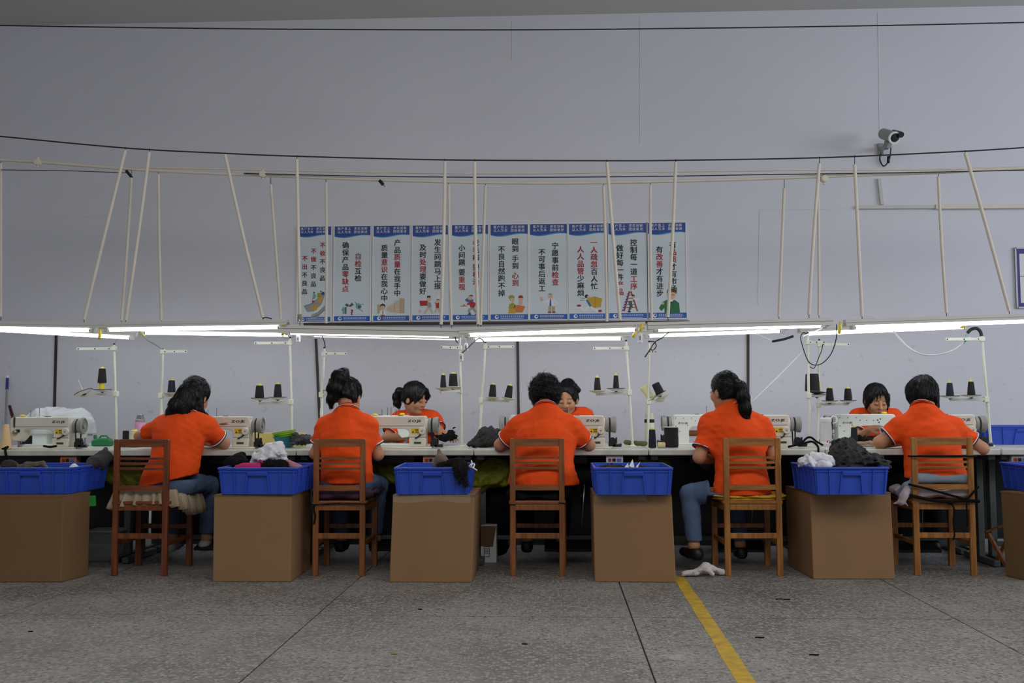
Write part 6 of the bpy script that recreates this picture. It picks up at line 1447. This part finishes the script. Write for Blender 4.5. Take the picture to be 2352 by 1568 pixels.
def hair_wavy(S, hp, R, hs):
    cap(S, hp, R, hs, .014)
    B = hp(0, -.10, .0)
    S.ell(hp(-.01, -.095, -.02), (.05, .04, .05), R, k=.03)
    dn = np.array((0, 0, -1.0))
    for dx, dy, L, r0, r1 in ((-.03, -.02, .18, .045, .036), (.03, -.02, .19, .045, .03), (-.07, -.01, .15, .03, .03), (0, -.03, .215, .045, .036), (-.045, -.035, .21, .04, .03), (.02, -.03, .225, .035, .026)):
        p0 = B + np.array((dx * .5, dy * .3, -.01)); p1 = B + np.array((dx * 1.0 - .015, dy - .015, -L * .55)); p2 = B + np.array((dx * 1.25 - .02, dy - .03, -L))
        S.cone(p0, p1, r0, r0, .02); S.cone(p1, p2, r0, r1, .02)
    # side lock flicking right
    q0 = hp(.055, -.03, -.05); q1 = q0 + np.array((.02, -.03, -.06)); q2 = q1 + np.array((.055, -.0, -.035)); S.cone(q0, q1, .026, .024, .02); S.cone(q1, q2, .022, .008, .015)
    S.wob(.004, 30, 4); strands(S, hp, R, .003, 70, 2)
    return dict(flow=lambda v, rg: np.where(v[:, 2:3] > B[2] - .01, B - v, np.array((0, 0, -1.0)) + 0 * v), L=.075, wave=.003, n=2600)
def hair_high_tail(S, hp, R, hs):
    cap(S, hp, R, hs, .010, low=-.07)
    t0 = hp(-.018, -.085, .085); t1 = t0 + np.array((.0, -.02, .045)); S.cone(t0, t1, .035, .03, .02)
    p = [t1, t1 + np.array((-.035, -.035, -.02)), t1 + np.array((-.065, -.045, -.10)), t1 + np.array((-.075, -.045, -.18)), t1 + np.array((-.078, -.035, -.235))]
    S.chain(p, [.032, .036, .036, .028, .012], .02)
    p = [t1, t1 + np.array((-.012, -.05, -.04)), t1 + np.array((-.03, -.06, -.11)), t1 + np.array((-.04, -.06, -.19))]; S.chain(p, [.03, .034, .032, .010], .02)
    q = hp(.055, -.05, -.03); S.cone(q, q + np.array((-.006, -.02, -.10)), .014, .004, .012)
    strands(S, hp, R, .003, 70, 3)
    bk = R @ np.array((0, -1.0, 0))
    return dict(flow=lambda v, rg: np.where(((v - t0) @ bk)[:, None] > .012, np.array((-.25, 0, -1.0)) + 0 * v, t0 - v), L=.05, n=2200)
def hair_curly(S, hp, R, hs):
    cap(S, hp, R, hs, .031, low=-.082)
    S.ell(hp(0, -.03, .07), (.08, .08, .065), R, k=.03)
    S.wob(.006, 70, 5, ridge=True); S.wob(.004, 120, 6)
    return dict(mat='curl', flow=rnd, L=.03, lift=.004, curv=30, wave=.004, jit=.5, n=2600)
def hair_low_tail(S, hp, R, hs):
    cap(S, hp, R, hs, .010, low=-.075)
    t0 = hp(.0, -.108, .03); b = np.array((.03, -.02, 0))
    S.cone(hp(0, -.09, .03), t0, .04, .03, .02)
    p = [t0, t0 + np.array((.022, -.03, -.01)), t0 + np.array((.04, -.035, -.08)), t0 + np.array((.052, -.03, -.16)), t0 + np.array((.058, -.02, -.235))]
    S.chain(p, [.028, .034, .040, .040, .030], .02)
    S.cut(p[4] + np.array((0, 0, -.004)), (0, 0, -1)); strands(S, hp, R, .0032, 70, 4)
    bk = R @ np.array((0, -1.0, 0))
    return dict(flow=lambda v, rg: np.where(((v - t0) @ bk)[:, None] > .004, np.array((.15, 0, -1.0)) + 0 * v, t0 - v), L=.05, n=2200)
def hair_short(S, hp, R, hs):
    cap(S, hp, R, hs, .022, low=-.09, nape=.35)
    S.ell(hp(-.045, -.02, .02), (.06, .085, .09), R, k=.03); S.ell(hp(.01, -.02, .10), (.055, .07, .035), R, k=.03)
    S.cone(hp(.0, -.02, .115), hp(-.03, -.03, .145), .008, .003, .01); S.cone(hp(-.05, .03, .10), hp(-.075, .02, .125), .008, .003, .01)
    S.cone(hp(-.07, .0, -.04), hp(-.072, .0, -.082), .022, .010, .02); S.cone(hp(.072, -.02, -.03), hp(.07, -.02, -.085), .022, .012, .02)
    strands(S, hp, R, .003, 60, 5); cr = hp(.015, -.06, .11)
    return dict(flow=lambda v, rg: (v - cr) + np.array((0, 0, -.05)), L=.045, n=2600, lift=.002, jit=.12)
def hair_side_tail(S, hp, R, hs):
    cap(S, hp, R, hs, .015, low=-.06)
    t0 = hp(0, -.12, .01); S.cone(hp(0, -.09, .02), t0, .035, .022, .02)
    p = [t0, t0 + R @ np.array((0, -.045, .0)), t0 + R @ np.array((0, -.06, -.05)), t0 + R @ np.array((0, -.04, -.10)), t0 + R @ np.array((0, -.015, -.125))]
    S.chain(p, [.024, .032, .036, .03, .012], .015)
    for s in (-1, 1):   # fringe falling to the cheeks
        S.chain([hp(s * .01, .085, .09), hp(s * .05, .086, .04), hp(s * .068, .06, -.02)], [.018, .018, .007], .015)
    strands(S, hp, R, .0025, 70, 6); bk = R @ np.array((0, -1.0, 0)); fr = hp(0, .09, .06)
    return dict(flow=lambda v, rg: np.where(((v - t0) @ bk)[:, None] > 0, np.array((0, 0, -1.0)) + 0 * v, np.where(((fr - v) @ bk)[:, None] < .03, np.array((0, 0, -1.0)) + 0 * v, t0 - v)), L=.04, n=1800)
def hair_updo(S, hp, R, hs):
    cap(S, hp, R, hs, .012, low=-.05, op=.022)
    S.ell(hp(0, -.06, .10), (.06, .055, .05), R, k=.02)
    rg = np.random.RandomState(3)
    for k in range(11):   # fabric flowers along the headband
        a = -1.25 + 2.5 * k / 10; c = hp(math.sin(a) * .098, -.025, .035 + math.cos(a) * .09)
        S.ell(c, (.018, .02, .018), k=.008)
    S.wob(.0035, 70, 8, ridge=True); tp = hp(0, -.07, .12)
    return dict(flow=lambda v, rg: tp - v, L=.05, n=1500)
def hair_fringe(S, hp, R, hs):
    cap(S, hp, R, hs, .013, low=-.06, op=.015)
    for u in (-.05, -.022, .012, .035, .055):
        S.chain([hp(u * .5, .055, .118), hp(u * .9, .088, .085), hp(u * 1.15, .098, .052 - abs(u) * .3)], [.010, .007, .003], .008)
    for s in (-1, 1): S.chain([hp(s * .075, .03, .05), hp(s * .085, .03, -.03), hp(s * .084, .035, -.085)], [.018, .013, .003], .012)
    strands(S, hp, R, .0025, 70, 9); cr = hp(0, -.0, .12)
    return dict(flow=lambda v, rg: (v - cr) + np.array((0, 0, -.06)), L=.035, n=1800)

def J_front(hip, chest, neck, shl, shr, ell, elr, hal, har, knees=None, Yh=6.58):
    hx = P(hip[0], hip[1], Yh); d = dict(hip=hx)
    d['chest'] = P(*chest, Yh + .10); d['neck'] = P(*neck, Yh + .14)
    d['sh_l'] = P(*shl, Yh + .15); d['sh_r'] = P(*shr, Yh + .15); d['el_l'] = P(*ell[:2], ell[2]); d['el_r'] = P(*elr[:2], elr[2])
    d['ha_l'] = P(*hal[:2], hal[2]); d['ha_r'] = P(*har[:2], har[2])
    for s, sg in (('l', -1), ('r', 1)):
        d['kn_' + s] = Vector((hx.x + sg * .14, hx.y + .40, .53)); d['an_' + s] = Vector((hx.x + sg * .12, hx.y + .42, .16))
    if knees: d.update(knees)
    return d
# first worker: leaning to the right over the machine
J = J_front((385, 1128), (412, 1010), (432, 957), (382, 980), (470, 980), (322, 1002, 6.86), (514, 1018, 6.84), (372, 1010, 7.06), (455, 1012, 7.02))
person('first worker from left, dark wavy hair half tied, leaning right over the machine', J, P(449, 910, 6.82), -.22, .38, hair_wavy, hem=.585, seed=11, w=.98, sleeve=(.62, .72), shoe='shoe_white', pants='denim', seat=.50, hemdir=(.25, 0, -1))
# second worker: high ponytail
J = J_front((796, 1125), (796, 1015), (798, 948), (753, 982), (841, 980), (724, 1042, 6.74), (868, 1044, 6.76), (760, 1032, 7.0), (838, 1032, 7.0))
person('second worker from left in orange polo, black hair in a high ponytail', J, P(801, 910, 6.80), -.16, .45, hair_high_tail, hem=.575, seat=.525, pants='denim', seed=12, w=.96, sleeve=(.66, .66))
# third worker: curly, broad
J = J_front((1248, 1128), (1250, 1018), (1253, 942), (1192, 982), (1310, 982), (1150, 1022, 6.80), (1352, 1022, 6.82), (1216, 1018, 7.02), (1300, 1018, 7.02))
person('broad worker with short curly black hair seated in the middle', J, P(1252, 911, 6.82), .0, .52, hair_curly, loose=1.12, hem=.565, seat=.51, seed=13, w=1.16, pants='black_cloth', sleeve=(.70, .72))
# fourth worker: low ponytail, turned left, left leg out
kn = dict(kn_l=P(1584, 1134, 6.70), an_l=P(1594, 1252, 6.60), toe_l=P(1560, 1300, 6.80), kn_r=P(1690, 1140, 6.98), an_r=P(1700, 1250, 6.95))
J = J_front((1705, 1140), (1697, 1010), (1682, 936), (1632, 978), (1744, 978), (1606, 1050, 6.68), (1779, 1048, 6.70), (1650, 1060, 6.92), (1755, 1062, 6.92), knees=kn)
person('worker with a long low ponytail, jeans and one leg stretched left', J, P(1664, 897, 6.74), .62, .08, hair_low_tail, hem=.505, seat=.495, seed=14, w=1.0, pants='denim', sleeve=(.72, .66), h=.006)
# fifth worker: short hair
J = J_front((2150, 1130), (2138, 1015), (2120, 942), (2070, 982), (2186, 982), (2020, 1016, 6.84), (2256, 1030, 6.82), (2080, 1014, 7.06), (2170, 1014, 7.04), Yh=6.67)
person('rightmost worker with short straight black hair bent over the table', J, P(2120, 912, 6.91), .10, .50, hair_short, loose=1.08, hem=.60, seat=.53, seed=15, w=1.06, sleeve=(.62, .66), pants='black_cloth')
def J_far(hip, chest, neck, shl, shr, ell, elr, hal, har, Yh=8.28):
    hx = P(hip[0], hip[1], Yh); d = dict(hip=hx, chest=P(*chest, Yh - .12), neck=P(*neck, Yh - .2), sh_l=P(*shl, Yh - .18), sh_r=P(*shr, Yh - .18), el_l=P(*ell), el_r=P(*elr), ha_l=P(*hal), ha_r=P(*har))
    for s, sg in (('l', -1), ('r', 1)):
        d['kn_' + s] = Vector((hx.x + sg * .12, hx.y - .40, .53)); d['an_' + s] = Vector((hx.x + sg * .11, hx.y - .36, .16))
    return d
# far woman in profile ('l' is the image-left side)
J = J_far((955, 1085), (955, 1005), (950, 953), (918, 966), (994, 966), (888, 1006, 8.0), (1012, 996, 8.0), (942, 1000, 7.80), (1030, 1000, 7.66))
person('far worker with side ponytail looking to the right over a machine', J, P(953, 914, 7.98), math.pi + 1.05, .28, hair_side_tail, face=-1, hem=.6, h=.0055, seed=16, w=.95, sleeve=(.72, .62))
J = J_far((1300, 1085), (1304, 1005), (1306, 953), (1266, 964), (1342, 960), (1250, 1012, 8.0), (1352, 1010, 8.0), (1280, 1005, 7.8), (1330, 1005, 7.8))
r_ = person('far worker with hair up and a flowered headband, half hidden behind the curly haired one', J, P(1303, 916, 7.98), math.pi - .20, .30, hair_updo, face=-1, hem=.6, h=.0055, seed=17, w=.95)
J = J_far((2012, 1085), (2010, 1008), (2010, 950), (1970, 961), (2052, 961), (1962, 1010, 8.02), (2068, 1008, 8.02), (1998, 986, 7.84), (2046, 996, 7.80))
J['hd_l'] = P(2034, 981, 7.76)
person('far worker with a thin fringe looking down at her sewing, at right', J, P(2012, 919, 7.95), math.pi + .10, .34, hair_fringe, face=-1, hem=.6, h=.0055, seed=18, w=.95, palm=((.2, .3, -1), (0, 0, -1)), sleeve=(.55, .62), curl=.35)

lump('fabric_piece', [(tuple(P(1622, 1066, 6.80)), tuple(P(1640, 1072, 6.86)), .035, .03), (tuple(P(1612, 1062, 6.82)), tuple(P(1636, 1060, 6.9)), .02, .03)], pm('dark_plum_fabric', (58, 36, 52), .9, .2, 12), .006, .004, 30, 5, .02, label='dark plum fabric in the lap of the worker with the low ponytail', cat='fabric')

for o_ in [o for o in bpy.data.objects if o.name.split('.')[0] in ('fur_tail', 'fur_trim')]:
    q_ = strand_mesh(o_.data, np.zeros(3), dict(flow=lambda v, rg: np.array((0, -.2, -1.0)) + .5 * rg.normal(size=v.shape), L=.035, n=1400, lift=.004, jit=.3, r=.0012), 3)
    so = part('fur_strands', q_, 'fur', o_); so['kind'] = 'stuff'
